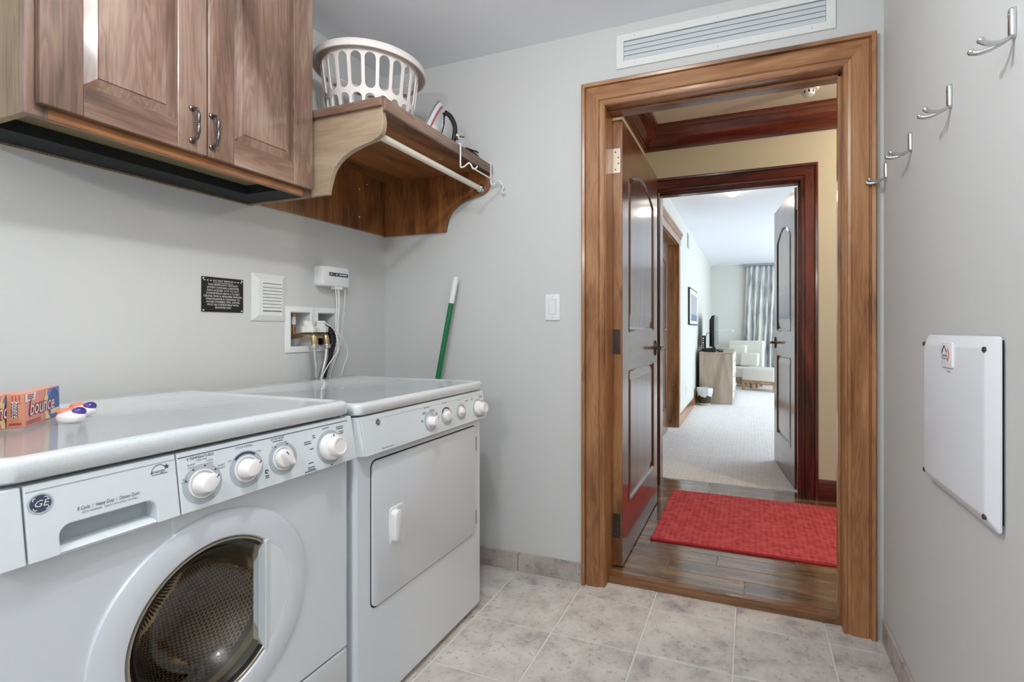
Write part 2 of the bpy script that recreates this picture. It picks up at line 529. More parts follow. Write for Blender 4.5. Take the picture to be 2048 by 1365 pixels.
# hall shell
struct('wall_hall_left', MB().box(HX0 - 0.12, HX0, HY0, HY1 + 0.12, 0, 2.7), M['hallpaint'], 'cream painted hall wall behind the open door leaf', 'wall')
struct('wall_hall_right', MB().box(HX1, HX1 + 0.12, HY0, HY1 + 0.12, 0, 2.7), M['hallpaint'], 'cream painted end wall of the hall, out of view', 'wall')
struct('wall_hall_far', MB().box(HX0, PX0 - JT, HY1, BY0, 0, 2.7).box(PX1 + JT, BX1 + 0.12, HY1, BY0, 0, 2.7).box(PX0 - JT, PX1 + JT, HY1, BY0, PZ + JT, 2.7),
       M['hallpaint'], 'cream painted hall wall around the bedroom doorway', 'wall')
struct('ceiling_hall', MB().box(HX0 - 0.12, HX1 + 0.12, HY0, HY1 + 0.12, HZ, HZ + 0.12), plain('hall_ceiling_paint', srgb(232, 224, 212), 0.85), 'cream hall ceiling with a smoke detector', 'ceiling')
hf = struct('floor_hall', MB().box(HX0, HX1, 2.16, 3.71, -0.06, FZ - 0.004), M['nosing'], 'brown plank floor of the hall under the red mat', 'floor')
PW = 0.110
row = 0
yy = 2.196
fixed = {0: [-0.018], 1: [-0.351], 2: [-0.141], 3: [-0.47, 0.2]}
while yy < 3.70:
    y0, y1 = yy, min(yy + PW, 3.70)
    cuts = fixed.get(row)
    if cuts is None:
        cuts = [random.uniform(-0.4, 0.1), random.uniform(0.45, 0.8)]
    xs = [HX0] + list(cuts)
    while xs[-1] < HX1 - 0.5:
        xs.append(xs[-1] + random.uniform(0.55, 1.0))
    xs[-1] = HX1
    for a, c in zip(xs[:-1], xs[1:]):
        part('plank', MB().box(a + 0.0012, c - 0.0012, y0 + 0.0012, y1 - 0.0012, FZ - 0.012, FZ), M['plank'], hf, bevel=0.0012)
    yy += PW; row += 1
part('nosing', MB().prism([(2.148, -0.002), (2.148, 0.020), (2.151, 0.027), (2.158, FZ), (2.194, FZ), (2.194, -0.002)], 'x', OX0 - 0.004, OX1 + 0.004), M['nosing'], hf, smooth=35)

# bedroom shell
struct('wall_bedroom_left', MB().box(BX0 - 0.12, BX0, BY0, 4.02, 0, 2.6).box(BX0 - 0.12, BX0, 5.72, BY1 + 0.12, 0, 2.6)
       .box(BX0 - 0.12, BX0, 4.02, 5.72, PZ, 2.6).box(BX0 - 0.20, BX0 - 0.12, 3.9, 5.8, 0, 2.3), M['bedpaint'], 'pale bedroom wall with closet door and framed picture', 'wall')
struct('wall_bedroom_far', MB().box(BX0 - 0.12, BX1 + 0.12, BY1, BY1 + 0.12, 0, 2.6), M['bedpaint'], 'pale bedroom wall behind armchair and curtain', 'wall')
struct('wall_bedroom_right', MB().box(BX1, BX1 + 0.12, BY0, 5.2, 0, 2.6).box(BX1, BX1 + 0.12, 10.0, BY1 + 0.12, 0, 2.6)
       .box(BX1, BX1 + 0.12, 5.2, 10.0, 0, 0.4).box(BX1, BX1 + 0.12, 5.2, 10.0, 2.3, 2.6), M['bedpaint'], 'pale bedroom wall with the large window, out of view', 'wall')
struct('ceiling_bedroom', MB().box(BX0 - 0.12, BX1 + 0.12, BY0, BY1 + 0.12, BZ, BZ + 0.12), M['ceil'], 'white bedroom ceiling with small flush lamp', 'ceiling')
struct('floor_bedroom', MB().box(BX0 - 0.12, BX1, 3.71, BY1, -0.06, FZ + 0.004), M['carpet'], 'cream ribbed bedroom carpet', 'floor')
win = thing('window_1', 'large bedroom window in the right wall, out of view', 'window', (BX1 + 0.06, 7.6, 0.4), kind='structure')
for y in (5.2, 7.57, 9.94):
    part('window_frame', MB().box(BX1 + 0.03, BX1 + 0.09, y, y + 0.06, 0.4, 2.3), M['whiteplastic'], win)
for y in (5.26, 7.63):
    part('pane', MB().box(BX1 + 0.055, BX1 + 0.061, y, y + 2.31, 0.46, 2.24), M['pane'], win)
for z in (0.4, 2.24):
    part('window_frame', MB().box(BX1 + 0.03, BX1 + 0.09, 5.2, 10.0, z, z + 0.06), M['whiteplastic'], win)

# ---- casings: mitred moulded boards around an opening
CAS = [(0, 0), (0, 0.009), (0.004, 0.013), (0.010, 0.013), (0.012, 0.009), (0.022, 0.012), (0.027, 0.019), (0.079, 0.019), (0.082, 0.013), (0.085, 0.013), (0.087, 0.026), (0.098, 0.028), (0.103, 0.024), (0.103, 0)]
def casing(name, label, x0, x1, zt, zb, yface, sg, mats, prof=CAS):
    """sg=-1: casing stands towards -Y from yface"""
    root = thing(name, label, 'door casing', ((x0 + x1) / 2, yface, zb), kind='structure')
    P = lambda xx, v, zz: (xx, yface + sg * v, zz)
    part('casing_board', MB().loft([[P(x0 - u, v, zb) for u, v in prof], [P(x0 - u, v, zt + u) for u, v in prof]]), mats[0], root, smooth=25)
    part('casing_board', MB().loft([[P(x1 + u, v, zb) for u, v in prof], [P(x1 + u, v, zt + u) for u, v in prof]]), mats[0], root, smooth=25)
    part('head_casing', MB().loft([[P(x0 - u, v, zt + u) for u, v in prof], [P(x1 + u, v, zt + u) for u, v in prof]]), mats[1], root, smooth=25)
    return root
def jamb(root, x0, x1, zt, zb, y0, y1, mats, stop):
    part('jamb', MB().box(x0 - JT, x0, y0, y1, zb, zt), mats[0], root, bevel=0.001)
    part('jamb', MB().box(x1, x1 + JT, y0, y1, zb, zt), mats[0], root, bevel=0.001)
    part('head_jamb', MB().box(x0 - JT, x1 + JT, y0, y1, zt, zt + JT), mats[1], root, bevel=0.001)
    ys0, ys1 = stop
    part('door_stop', MB().box(x1 - 0.010, x1, ys0, ys1, zb, zt), mats[0], root, bevel=0.001)
    part('head_stop', MB().box(x0, x1, ys0, ys1, zt - 0.010, zt), mats[1], root, bevel=0.001)
t1 = casing('trim_1', 'knotty brown wooden casing around the laundry doorway', OX0 - 0.0015, OX1 + 0.0015, OZ + 0.0015, 0.0, YB, -1, (M['casez'], M['casex']))
jamb(t1, OX0, OX1, OZ, 0.0, YB, HY0, (M['casez'], M['casex']), (2.155, 2.185))
casing('trim_2', 'wooden casing on the hall side of the laundry doorway', OX0 - 0.006, OX1 + 0.006, OZ + 0.006, FZ, HY0, 1, (M['casez'], M['casex']), prof=[(0, 0), (0, 0.012), (0.06, 0.016), (0.098, 0.016), (0.098, 0)])
t3 = casing('trim_3', 'dark red wooden casing around the bedroom doorway', PX0 - 0.004, PX1 + 0.004, PZ + 0.004, FZ, HY1, -1, (M['darkz'], M['darkx']), prof=[(u * 0.97, v * 0.9) for u, v in CAS])
jamb(t3, PX0, PX1, PZ, FZ, HY1, BY0, (M['darkz'], M['darkx']), (3.60, 3.64))

# ---- crown moulding in the hall
CR = [(0, 0), (0.012, 0), (0.016, 0.012), (0.024, 0.016), (0.026, 0.030), (0.040, 0.042), (0.062, 0.060), (0.082, 0.086), (0.092, 0.112), (0.106, 0.118), (0.112, 0.132), (0.112, 0.150), (0, 0.150)]
ZB = HZ - 0.150
tc4 = thing('trim_4', 'dark red wooden crown moulding below the hall ceiling', 'crown moulding', (HX0, HY1, ZB), kind='structure')
part('moulding', MB().loft([[(HX0 + u, HY1 - u, ZB + v) for u, v in CR], [(HX1, HY1 - u, ZB + v) for u, v in CR]]), M['darkx'], tc4, smooth=12)
part('moulding', MB().loft([[(HX0 + u, HY0 + u, ZB + v) for u, v in CR], [(HX0 + u, HY1 - u, ZB + v) for u, v in CR]]), M['darky'], tc4, smooth=12)
part('moulding', MB().loft([[(HX0 + u, HY0 + u, ZB + v) for u, v in CR], [(HX1, HY0 + u, ZB + v) for u, v in CR]]), M['darkx'], tc4, smooth=12)
# wooden baseboards
BBP = lambda d, h: [(0, 0), (d, 0), (d, h - 0.022), (d - 0.004, h - 0.012), (d - 0.009, h), (0, h)]
struct('baseboard_hall', MB().loft([[(PX1 + 0.107, HY1 - u, FZ + v) for u, v in BBP(0.016, 0.135)], [(HX1, HY1 - u, FZ + v) for u, v in BBP(0.016, 0.135)]]),
       M['darkx'], 'dark wooden baseboard right of the bedroom doorway', 'baseboard', smooth=30)
struct('baseboard_bedroom', MB().loft([[(BX0 + u, 5.76, FZ + v) for u, v in BBP(0.016, 0.125)], [(BX0 + u, BY1, FZ + v) for u, v in BBP(0.016, 0.125)]]),
       M['casey'], 'brown wooden baseboard along the bedroom wall', 'baseboard', smooth=30)

# ---- lamps
def dome_lamp(name, label, loc, r, power, color, strength=6.0, drop=0.15):
    root = thing(name, label, 'ceiling lamp', loc)
    x, y, z = loc
    part('lamp_base', MB().lathe([(r * 1.06, 0), (r * 1.06, -0.015), (r, -0.02)], loc, seg=32), M['whitemetal'], root, smooth=40)
    part('lamp_shade', MB().lathe([(r * 0.98, -0.02), (r * 0.95, -0.035), (r * 0.75, -0.055), (r * 0.4, -0.068), (0.001, -0.072)], loc, seg=32),
         plain(name + '_glow', srgb(255, 250, 240), 0.5, emit=((color[0], color[1], color[2], 1), strength)), root, smooth=40)
    add_light(name + '_bulb', 'POINT', (x, y, z - drop), power, color, size=0.045)
    return root
dome_lamp('ceiling_lamp', 'round white laundry ceiling lamp, out of view above', (-0.50, 0.66, ZC), 0.16, 27, (0.94, 0.975, 1.0), drop=0.20)
dome_lamp('ceiling_lamp', 'unseen round fill lamp added behind the viewer', (-0.45, -0.70, ZC), 0.16, 26, (0.94, 0.975, 1.0), drop=0.60)  # added fill light, bulb hung low to brighten the ceiling
dome_lamp('ceiling_lamp', 'round hall ceiling lamp to the right, out of view', (1.25, 2.9, HZ), 0.12, 34, (1.0, 0.90, 0.74))
lb = dome_lamp('ceiling_lamp', 'small lit flush lamp on the bedroom ceiling', (-0.14, 4.92, BZ), 0.075, 1.5, (1.0, 0.90, 0.74), 2.0)

# ------------------------------------------------------------------ placing helpers for wall-mounted things
def on_left(mb, x, y, z):       # local (right, up, out) -> a surface facing +X
    mb.v = [(x + n, y + u, z + v) for (u, v, n) in mb.v]; return mb
def on_right(mb, x, y, z):      # a surface facing -X
    mb.v = [(x - n, y - u, z + v) for (u, v, n) in mb.v]; return mb
def on_back(mb, x, y, z):       # a surface facing -Y
    mb.v = [(x + u, y - n, z + v) for (u, v, n) in mb.v]; return mb
def plate(u0, u1, v0, v1, n0, n1, r=0.0, ch=0.0):
    """rounded plate with chamfered front edge, local (u,v,n)"""
    o = rrect(u0, u1, v0, v1, r) if r > 0 else [(u0, v0), (u1, v0), (u1, v1), (u0, v1)]
    def ins(d):
        return rrect(u0 + d, u1 - d, v0 + d, v1 - d, max(r - d, 0.0005)) if r > 0 else [(u0 + d, v0 + d), (u1 - d, v0 + d), (u1 - d, v1 - d), (u0 + d, v1 - d)]
    rings = [[(p[0], p[1], n0) for p in o], [(p[0], p[1], n1 - ch) for p in o]]
    if ch > 0:
        rings += [[(p[0], p[1], n1 - ch * 0.3) for p in ins(ch * 0.3)], [(p[0], p[1], n1) for p in ins(ch)]]
    else:
        rings[1] = [(p[0], p[1], n1) for p in o]
    return MB().loft(rings)
def disc(u, v, r, n0, n1, seg=16, dome=0.0):
    prof = [(r, n0), (r, n1)]
    if dome: prof += [(r * 0.7, n1 + dome * 0.7), (r * 0.02, n1 + dome)]
    return MB().lathe(prof, (u, v, 0), (0, 0, 1), seg)
def annulus(u, v, r0, r1, n0, n1, seg=40, a=(0, 2 * PI)):
    m = MB()
    full = a[1] - a[0] > 6.28
    k = seg if full else seg + 1
    rings = []
    for i in range(k):
        t = a[0] + (a[1] - a[0]) * i / seg
        c_, s_ = math.cos(t), math.sin(t)
        rings.append([(u + r0 * c_, v + r0 * s_, n0), (u + r1 * c_, v + r1 * s_, n0), (u + r1 * c_, v + r1 * s_, n1), (u + r0 * c_, v + r0 * s_, n1)])
    if full: rings.append(rings[0])
    return m.loft(rings, cap=not full)

# ------------------------------------------------------------------ washing machine and dryer
WX, WBK = -1.015, -1.70
def fx(z): return -1.008 + (0.880 - z) * 0.154

def on_fas(mb, y, z):           # the leaning control fascia
    x = fx(z)
    mb.v = [(x - 0.152 * v + n, y + u, z + v + 0.152 * n) for (u, v, n) in mb.v]; return mb

def appliance_lid(root, y0, y1, z0, z1):
    xf = -1.003; xb = WBK - 0.005
    def ring(d, z, rear=0.0):
        return [(p[0], p[1], z) for p in rrect(xb + d + rear, xf - d, y0 + d, y1 - d, max(0.028 - d * 0.4, 0.008), 6)]
    rings = [ring(0.006, z0), ring(0.001, z0 + 0.004), ring(0, z1 - 0.012), ring(0.003, z1 - 0.004), ring(0.010, z1), ring(0.022, z1 + 0.0005, 0.07), ring(0.032, z1 - 0.004, 0.075)]
    return part('lid', MB().loft(rings), M['lid'], root, smooth=50)

def speckled_lid():
    m, nt, b = newmat('speckled_lid_enamel')
    N, L = nt.nodes, nt.links
    tc = N.new('ShaderNodeTexCoord'); n = N.new('ShaderNodeTexNoise'); n.inputs['Scale'].default_value = 420; n.inputs['Detail'].default_value = 2
    L.new(tc.outputs['Object'], n.inputs['Vector'])
    L.new(ramp(nt, n.outputs['Fac'], [(0.40, srgb(210, 214, 217)), (0.55, srgb(218, 221, 223))]), b.inputs['Base Color'])
    b.inputs['Roughness'].default_value = 0.16
    b.inputs['Coat Weight'].default_value = 0.6
    b.inputs['Coat Roughness'].default_value = 0.04
    return m
M['lid'] = speckled_lid()

def emblem(root, y, z, r, x):
    """round monogram badge"""
    e = part('emblem', on_fas(disc(0, 0, r, -0.001, 0.0006, 28), y, z), M['ink'], root, smooth=40)
    part('emblem_ring', on_fas(annulus(0, 0, r * 1.04, r * 1.22, -0.001, 0.0008), y, z), M['dial'], e)
    for k in range(4):
        a = PI / 4 + k * PI / 2
        part('emblem_swirl', on_fas(annulus(r * 0.72 * math.cos(a), r * 0.72 * math.sin(a), r * 0.16, r * 0.24, 0.0007, 0.0011, 10, (a - 1.2, a + 1.4)), y, z), M['white'], e)
    lettering('GE', r * 1.15, (x + 0.0013, y, z), (0, 1, 0), (0, 0, 1), M['white'], e, shear=0.25)
    return e

def dial_knob(root, y, z, ang, kind='oval', ring=True, k=1.0):
    x = fx(z); k *= 1.04
    if ring:
        part('dial_ring', on_fas(annulus(0, 0, 0.0265 * k, 0.0365 * k, -0.002, 0.0006), y, z), M['dial'], root)
    part('dial_dish', on_fas(annulus(0, 0, 0.0235 * k, 0.0265 * k, -0.002, 0.0022), y, z), M['knob'], root, smooth=40)
    def ell(a, b, n):
        return [(a * math.cos(t) * math.cos(ang) - b * math.sin(t) * math.sin(ang), a * math.cos(t) * math.sin(ang) + b * math.sin(t) * math.cos(ang), n) for t in [2 * PI * i / 28 for i in range(28)]]
    if kind == 'oval':
        rings = [ell(0.0205 * k, 0.0195 * k, 0), ell(0.020 * k, 0.018 * k, 0.006), ell(0.0195 * k, 0.0145 * k, 0.013), ell(0.019 * k, 0.0135 * k, 0.023), ell(0.0175 * k, 0.012 * k, 0.026), ell(0.0155 * k, 0.010 * k, 0.0265)]
        kn = part('knob', on_fas(MB().loft(rings), y, z), M['knob'], root, smooth=35)
        part('pointer_mark', on_fas(MB().box(0.0125 * k, 0.0188 * k, -0.0009, 0.0009, 0.024, 0.0268).xf(Matrix.Rotation(ang, 4, 'Z')), y, z), M['ink_dark'], kn)
    elif kind == 'flat':
        rings = [ell(0.0205 * k, 0.0205 * k, 0), ell(0.020 * k, 0.020 * k, 0.010), ell(0.020 * k, 0.010 * k, 0.013), ell(0.0195 * k, 0.0075 * k, 0.024), ell(0.017 * k, 0.005 * k, 0.026)]
        kn = part('knob', on_fas(MB().loft(rings), y, z), M['knob'], root, smooth=35)
        part('pointer_mark', on_fas(MB().box(0.010 * k, 0.0185 * k, -0.001, 0.001, 0.022, 0.0264).xf(Matrix.Rotation(ang, 4, 'Z')), y, z), M['ink_dark'], kn)
    return kn

def big_knob(root, y, z, k=1.0):
    x = fx(z)
    part('dial_ring', on_fas(annulus(0, 0, 0.0335 * k, 0.042 * k, -0.002, 0.0005), y, z), M['dial'], root)
    kn = part('knob', on_fas(MB().lathe([(0.033 * k, 0), (0.0335 * k, 0.010), (0.031 * k, 0.016), (0.0245 * k, 0.018), (0.024 * k, 0.032), (0.022 * k, 0.036), (0.019 * k, 0.0365), (0.017 * k, 0.0352), (0.001, 0.0350)], (0, 0, 0), seg=36), y, z), M['knob'], root, smooth=30)
    part('pointer_mark', on_fas(MB().box(-0.0012, 0.0012, 0.024 * k, 0.031 * k, 0.0165, 0.0178), y, z), M['ink_dark'], kn)
    return kn

def txt(root, s, y, z, size, al='CENTER', mat='ink', **k):
    return lettering(s, size, (fx(z) + 0.0007, y, z), (0, 1, 0), (-0.152, 0, 1), M[mat], root, al, **k)
def bars(root, y, z, w, rows=1, h=0.0022, pitch=0.0055):
    """small print too fine to read"""
    for r in range(rows):
        zz = z - r * pitch
        m = MB(); u = -w / 2
        rnd = random.Random(int((y + zz) * 1e5))
        while u < w / 2 - 0.001:
            l = rnd.uniform(0.0018, 0.0048)
            m.box(fx(zz) + 0.0003, fx(zz) + 0.0008, y + u, y + min(u + l, w / 2), zz - h / 2, zz + h / 2)
            u += l + 0.0009
        part('fine_print', m, M['ink'], root)

W0, W1 = 0.378, 1.064
wm = thing('washing_machine', 'white front-loading washing machine with round glass door, left of the dryer', 'washing machine', ((WX + WBK) / 2, (W0 + W1) / 2, 0.0))
DC = (0.702, 0.530)     # door centre (y, z)
# cabinet shell with a round opening in front
sh = MB()
sh.box(WBK, WX - 0.018, W0, W0 + 0.012, 0.022, 0.886).box(WBK, WX - 0.018, W1 - 0.012, W1, 0.022, 0.886).box(WBK, WBK + 0.01, W0 + 0.012, W1 - 0.012, 0.022, 0.886)
sh.box(WBK + 0.01, WX - 0.03, W0 + 0.012, W1 - 0.012, 0.874, 0.886).box(WBK + 0.01, WX - 0.03, W0 + 0.012, W1 - 0.012, 0.022, 0.034)
part('cabinet', sh, M['enamel'], wm, bevel=0.002)
fr = MB(); N_ = 72; hole = []; rim = []
fy0, fy1, fz0, fz1 = W0, W1, 0.268, 0.775
for i in range(N_):
    a = 2 * PI * (i + 0.5) / N_
    c_, s_ = math.cos(a), math.sin(a)
    hole.append((DC[0] + 0.172 * c_, DC[1] + 0.172 * s_))
    ks = []
    if c_ > 1e-6: ks.append((fy1 - 0.010 - DC[0]) / c_)
    if c_ < -1e-6: ks.append((fy0 + 0.010 - DC[0]) / c_)
    if s_ > 1e-6: ks.append((fz1 - DC[1]) / s_)
    if s_ < -1e-6: ks.append((fz0 - DC[1]) / s_)
    kk = min(ks)
    rim.append((DC[0] + kk * c_, DC[1] + kk * s_))
# snap the points nearest the corners so the sheet is a full rectangle
for cy_, cz_ in ((fy0 + .01, fz0), (fy1 - .01, fz0), (fy1 - .01, fz1), (fy0 + .01, fz1)):
    j = min(range(N_), key=lambda i: (rim[i][0] - cy_) ** 2 + (rim[i][1] - cz_) ** 2)
    rim[j] = (cy_, cz_)
fr.loft([[(WX - 0.06, p[0], p[1]) for p in hole], [(WX - 0.004, p[0], p[1]) for p in hole], [(WX, DC[0] + (p[0] - DC[0]) * 1.02, DC[1] + (p[1] - DC[1]) * 1.02) for p in hole], [(WX, p[0], p[1]) for p in rim]], cap=False)
for s_, ye in ((-1, fy0), (1, fy1)):
    prof = [(WX - 0.010 + 0.010 * math.cos(t), ye - s_ * 0.010 + s_ * 0.010 * math.sin(t)) for t in [PI / 2 * k / 5 for k in range(6)]] + [(WX - 0.018, ye), (WX - 0.018, ye - s_ * 0.010)]
    fr.prism(prof, 'z', fz0, fz1)
part('front_panel', fr, M['enamel'], wm, smooth=40)
kp = MB().loft([[(WX - 0.018, p[0], p[1]) for p in rrect(W0, W1, 0.03, 0.263, 0.012)], [(WX - 0.006, p[0], p[1]) for p in rrect(W0, W1, 0.03, 0.263, 0.012)], [(WX, p[0], p[1]) for p in rrect(W0 + 0.008, W1 - 0.008, 0.036, 0.259, 0.010)]])
part('kick_panel', kp, M['enamel'], wm, smooth=50)
for y in (W0 + 0.06, W1 - 0.06):
    for xx in (WX - 0.08, WBK + 0.07):
        part('foot', MB().lathe([(0.02, 0.0), (0.02, 0.012), (0.012, 0.014), (0.012, 0.03)], (xx, y, 0), seg=14), M['rubber'], wm)
appliance_lid(wm, W0 - 0.004, W1, 0.893, 0.930)
# control fascia pieces
def fascia(name, root, outline, mat=None, back=-1.03):
    m = MB().loft([[(back, p[0], p[1]) for p in outline], [(fx(p[1]), p[0], p[1]) for p in outline]])
    return part(name, m, mat or M['panelwhite'], root, bevel=0.002)
fascia('end_cap', wm, [(W0, 0.772), (0.4075, 0.772), (0.4075, 0.886), (W0, 0.886)])
n_ = 6
notch = [(0.447, 0.772)] + [(0.447 + 0.016 - 0.016 * math.cos(t), 0.799 + 0.016 * math.sin(t)) for t in [PI / 2 * k / n_ for k in range(n_ + 1)]] + \
        [(0.583 - 0.016 + 0.016 * math.sin(t), 0.799 + 0.016 * math.cos(t)) for t in [PI / 2 * k / n_ for k in range(n_ + 1)]] + [(0.583, 0.772)]
dr = fascia('dispenser_drawer', wm, [(0.410, 0.772)] + notch + [(0.621, 0.772), (0.621, 0.886), (0.410, 0.886)])
part('grip_back', MB().box(-1.031, -1.024, 0.440, 0.590, 0.770, 0.822), M['dial'], dr)
part('grip_lip', MB().prism([(-1.026, 0.771), (-0.996, 0.771), (-0.994, 0.775), (-1.004, 0.780), (-1.026, 0.783)], 'y', 0.4475, 0.5825), M['panelwhite'], dr, smooth=30)
fa = fascia('control_fascia', wm, [(0.6235, 0.772), (W1 + 0.007, 0.772), (W1 + 0.003, 0.886), (0.6235, 0.886)])
for a_, c_, r_ in ((0.412, 0.619, dr), (0.625, 1.050, fa)):
    part('trim_line', MB().box(fx(0.8765) - 0.001, fx(0.8765) + 0.0006, a_, c_, 0.8757, 0.8772), M['ink' if r_ is fa else 'dial'], r_)
emblem(dr, 0.428, 0.856, 0.0125, fx(0.856))
txt(dr, '8 Cycle  /  Heavy Duty  /  Deluxe Quiet', 0.514, 0.8335, 0.0085, shear=0.25, width=0.087)
txt(dr, 'AUTO DISPENSER   SAFETY LATCH/PULL TO OPEN', 0.515, 0.8265, 0.0040, width=0.078)
ar = part('swoosh_badge', on_fas(annulus(0, 0, 0.0122, 0.0128, 0.0003, 0.0008, 24, (0.15 * PI, 1.02 * PI)), 0.592, 0.861), M['ink'], dr)
part('badge_line', MB().box(fx(0.857), fx(0.857) + 0.0008, 0.579, 0.606, 0.8566, 0.8571), M['ink'], ar)
txt(ar, 'energy', 0.589, 0.8622, 0.0090, shear=0.3)
st = []
for k in range(10):
    rr = 0.0052 if k % 2 == 0 else 0.0022
    st.append((0.6045 + rr * math.cos(PI / 2 + k * PI / 5), 0.8675 + rr * math.sin(PI / 2 + k * PI / 5)))
part('badge_star', MB().loft([[(fx(p[1]) + 0.0002, p[0], p[1]) for p in st], [(fx(p[1]) + 0.0008, p[0], p[1]) for p in st]]), M['ink'], ar)
# temperature dial
dial_knob(fa, 0.666, 0.819, math.radians(38))
txt(fa, '4 TEMPERATURES', 0.666, 0.8705, 0.0072, mat='ink_dark', width=0.052)
txt(fa, 'WASH / RINSE', 0.668, 0.8648, 0.0045, mat='ink', width=0.020)
for s_, y, z in (('HOT', 0.6335, 0.835), ('COLD', 0.6335, 0.8295), ('WARM', 0.6475, 0.8592), ('COLD', 0.6475, 0.8538), ('COLD', 0.683, 0.8600), ('COLD', 0.683, 0.8545), ('WARM', 0.704, 0.8450), ('WARM', 0.704, 0.8395)):
    txt(fa, s_, y, z, 0.0050)
for a in (158, 118, 78, 38):
    t = math.radians(a)
    part('dial_mark', on_fas(MB().box(-0.0016, 0.0016, -0.0011, 0.0011, 0.0006, 0.0012), 0.666 + 0.0335 * math.cos(t), 0.819 + 0.0335 * math.sin(t)), M['ink_dark'], fa)
# signal dial
dial_knob(fa, 0.758, 0.824, math.radians(38))
txt(fa, 'CYCLE SIGNAL', 0.757, 0.8705, 0.0062, width=0.040)
txt(fa, 'OFF', 0.723, 0.8480, 0.0048); txt(fa, 'LOUD', 0.788, 0.8545, 0.0048)
part('signal_wedge', on_fas(annulus(0, 0, 0.031, 0.0355, 0.0006, 0.0012, 20, (math.radians(50), math.radians(135))), 0.758, 0.824), M['ink'], fa)
bd = part('approval_mark', on_fas(annulus(0, 0, 0.0024, 0.0042, 0.0003, 0.0008, 20, (0, 1.7 * PI)), 0.803, 0.806), M['ink_dark'], fa)
bars(fa, 0.803, 0.797, 0.008, 2, 0.0018, 0.004)
# extra rinse dial
dial_knob(fa, 0.847, 0.825, math.radians(125), 'flat', k=0.97)
txt(fa, 'EXTRA RINSE', 0.838, 0.8715, 0.0066, mat='ink_dark', width=0.034)
bars(fa, 0.838, 0.866, 0.026, 1, 0.0016)
txt(fa, 'ON', 0.823, 0.8550, 0.0045); txt(fa, 'OFF', 0.858, 0.8600, 0.0045)
for a in (120, 65):
    t = math.radians(a)
    part('dial_mark', on_fas(MB().box(-0.0016, 0.0016, -0.0012, 0.0012, 0.0006, 0.0012), 0.847 + 0.033 * math.cos(t), 0.825 + 0.033 * math.sin(t)), M['ink_dark'], fa)
# cycle knob
big_knob(fa, 0.984, 0.821)
for (y, z, w, r_) in ((0.918, 0.847, 0.020, 2), (0.938, 0.858, 0.009, 2), (0.977, 0.8695, 0.022, 1), (1.022, 0.8655, 0.022, 2), (1.026, 0.853, 0.016, 2), (0.928, 0.828, 0.011, 1), (0.922, 0.796, 0.016, 1), (0.921, 0.786, 0.020, 2), (0.918, 0.7775, 0.034, 1), (1.026, 0.799, 0.014, 1), (0.985, 0.777, 0.010, 1)):
    bars(fa, y, z, w, r_, 0.0019, 0.0048)

# ---- washer door
dx, dy, dz = WX + 0.0, DC[0], DC[1]
door = thing('door', '', '', (0, 0, 0))
for k in ('label', 'category'): del door[k]
door.parent = wm
door.location = Vector((WX, DC[0], DC[1])) - wm.location
ringprof = [(0.176, -0.004), (0.218, -0.001), (0.2185, 0.003), (0.2165, 0.0058), (0.213, 0.0068), (0.190, 0.0095), (0.170, 0.0100), (0.1635, 0.0085), (0.1605, 0.004), (0.1605, -0.004)]
part('door_ring', MB().lathe(ringprof + [ringprof[0]], (WX, dy, dz), (1, 0, 0), 72, cap=False), M['enamel'], door, smooth=35)
part('glass_bezel', MB().lathe([(0.1605, 0.002), (0.158, 0.0065), (0.1545, 0.006), (0.152, 0.001), (0.151, -0.03), (0.1605, -0.03), (0.1605, 0.002)], (WX, dy, dz), (1, 0, 0), 72, cap=False), plain('dark_chrome_bezel', (0.50, 0.46, 0.38, 1), 0.16, 1.0), door, smooth=40)
gl = [(0.152, 0.001), (0.145, -0.004), (0.130, -0.020), (0.112, -0.050), (0.095, -0.072), (0.06, -0.086), (0.0005, -0.090)]
gi = [(0.0005, -0.096), (0.062, -0.092), (0.099, -0.077), (0.117, -0.053), (0.136, -0.022), (0.150, -0.010), (0.1525, -0.006)]
part('door_glass', MB().lathe(gl + gi + [gl[0]], (WX, dy, dz), (1, 0, 0), 72, cap=False), M['doorglass'], door, smooth=40)
# handle segment on the right of the glass
ch = 0.106
seg = [(ch, -math.sqrt(0.168 ** 2 - ch ** 2))] + [(0.168 * math.cos(t), 0.168 * math.sin(t)) for t in [(-1 + 2 * k / 20) * math.acos(ch / 0.168) for k in range(1, 20)]] + [(ch, math.sqrt(0.168 ** 2 - ch ** 2))]
part('door_handle', on_left(MB().loft([[(p[0], p[1], -0.03) for p in seg], [(p[0], p[1], 0.0098 + 0.06 * min(0, p[0] - 0.15)) for p in seg]]), WX, dy, dz), M['panelwhite'], door, bevel=0.001)
hl = math.sqrt(0.162 ** 2 - ch ** 2) - 0.001
part('handle_lip', on_left(MB().loft([[(ch - 0.004, s_ * hl, -0.01), (ch + 0.010, s_ * hl, -0.01), (ch + 0.008, s_ * hl, 0.010), (ch - 0.002, s_ * hl, 0.012)] for s_ in (-1, 1)]), WX, dy, dz), M['panelwhite'], door, bevel=0.0015)
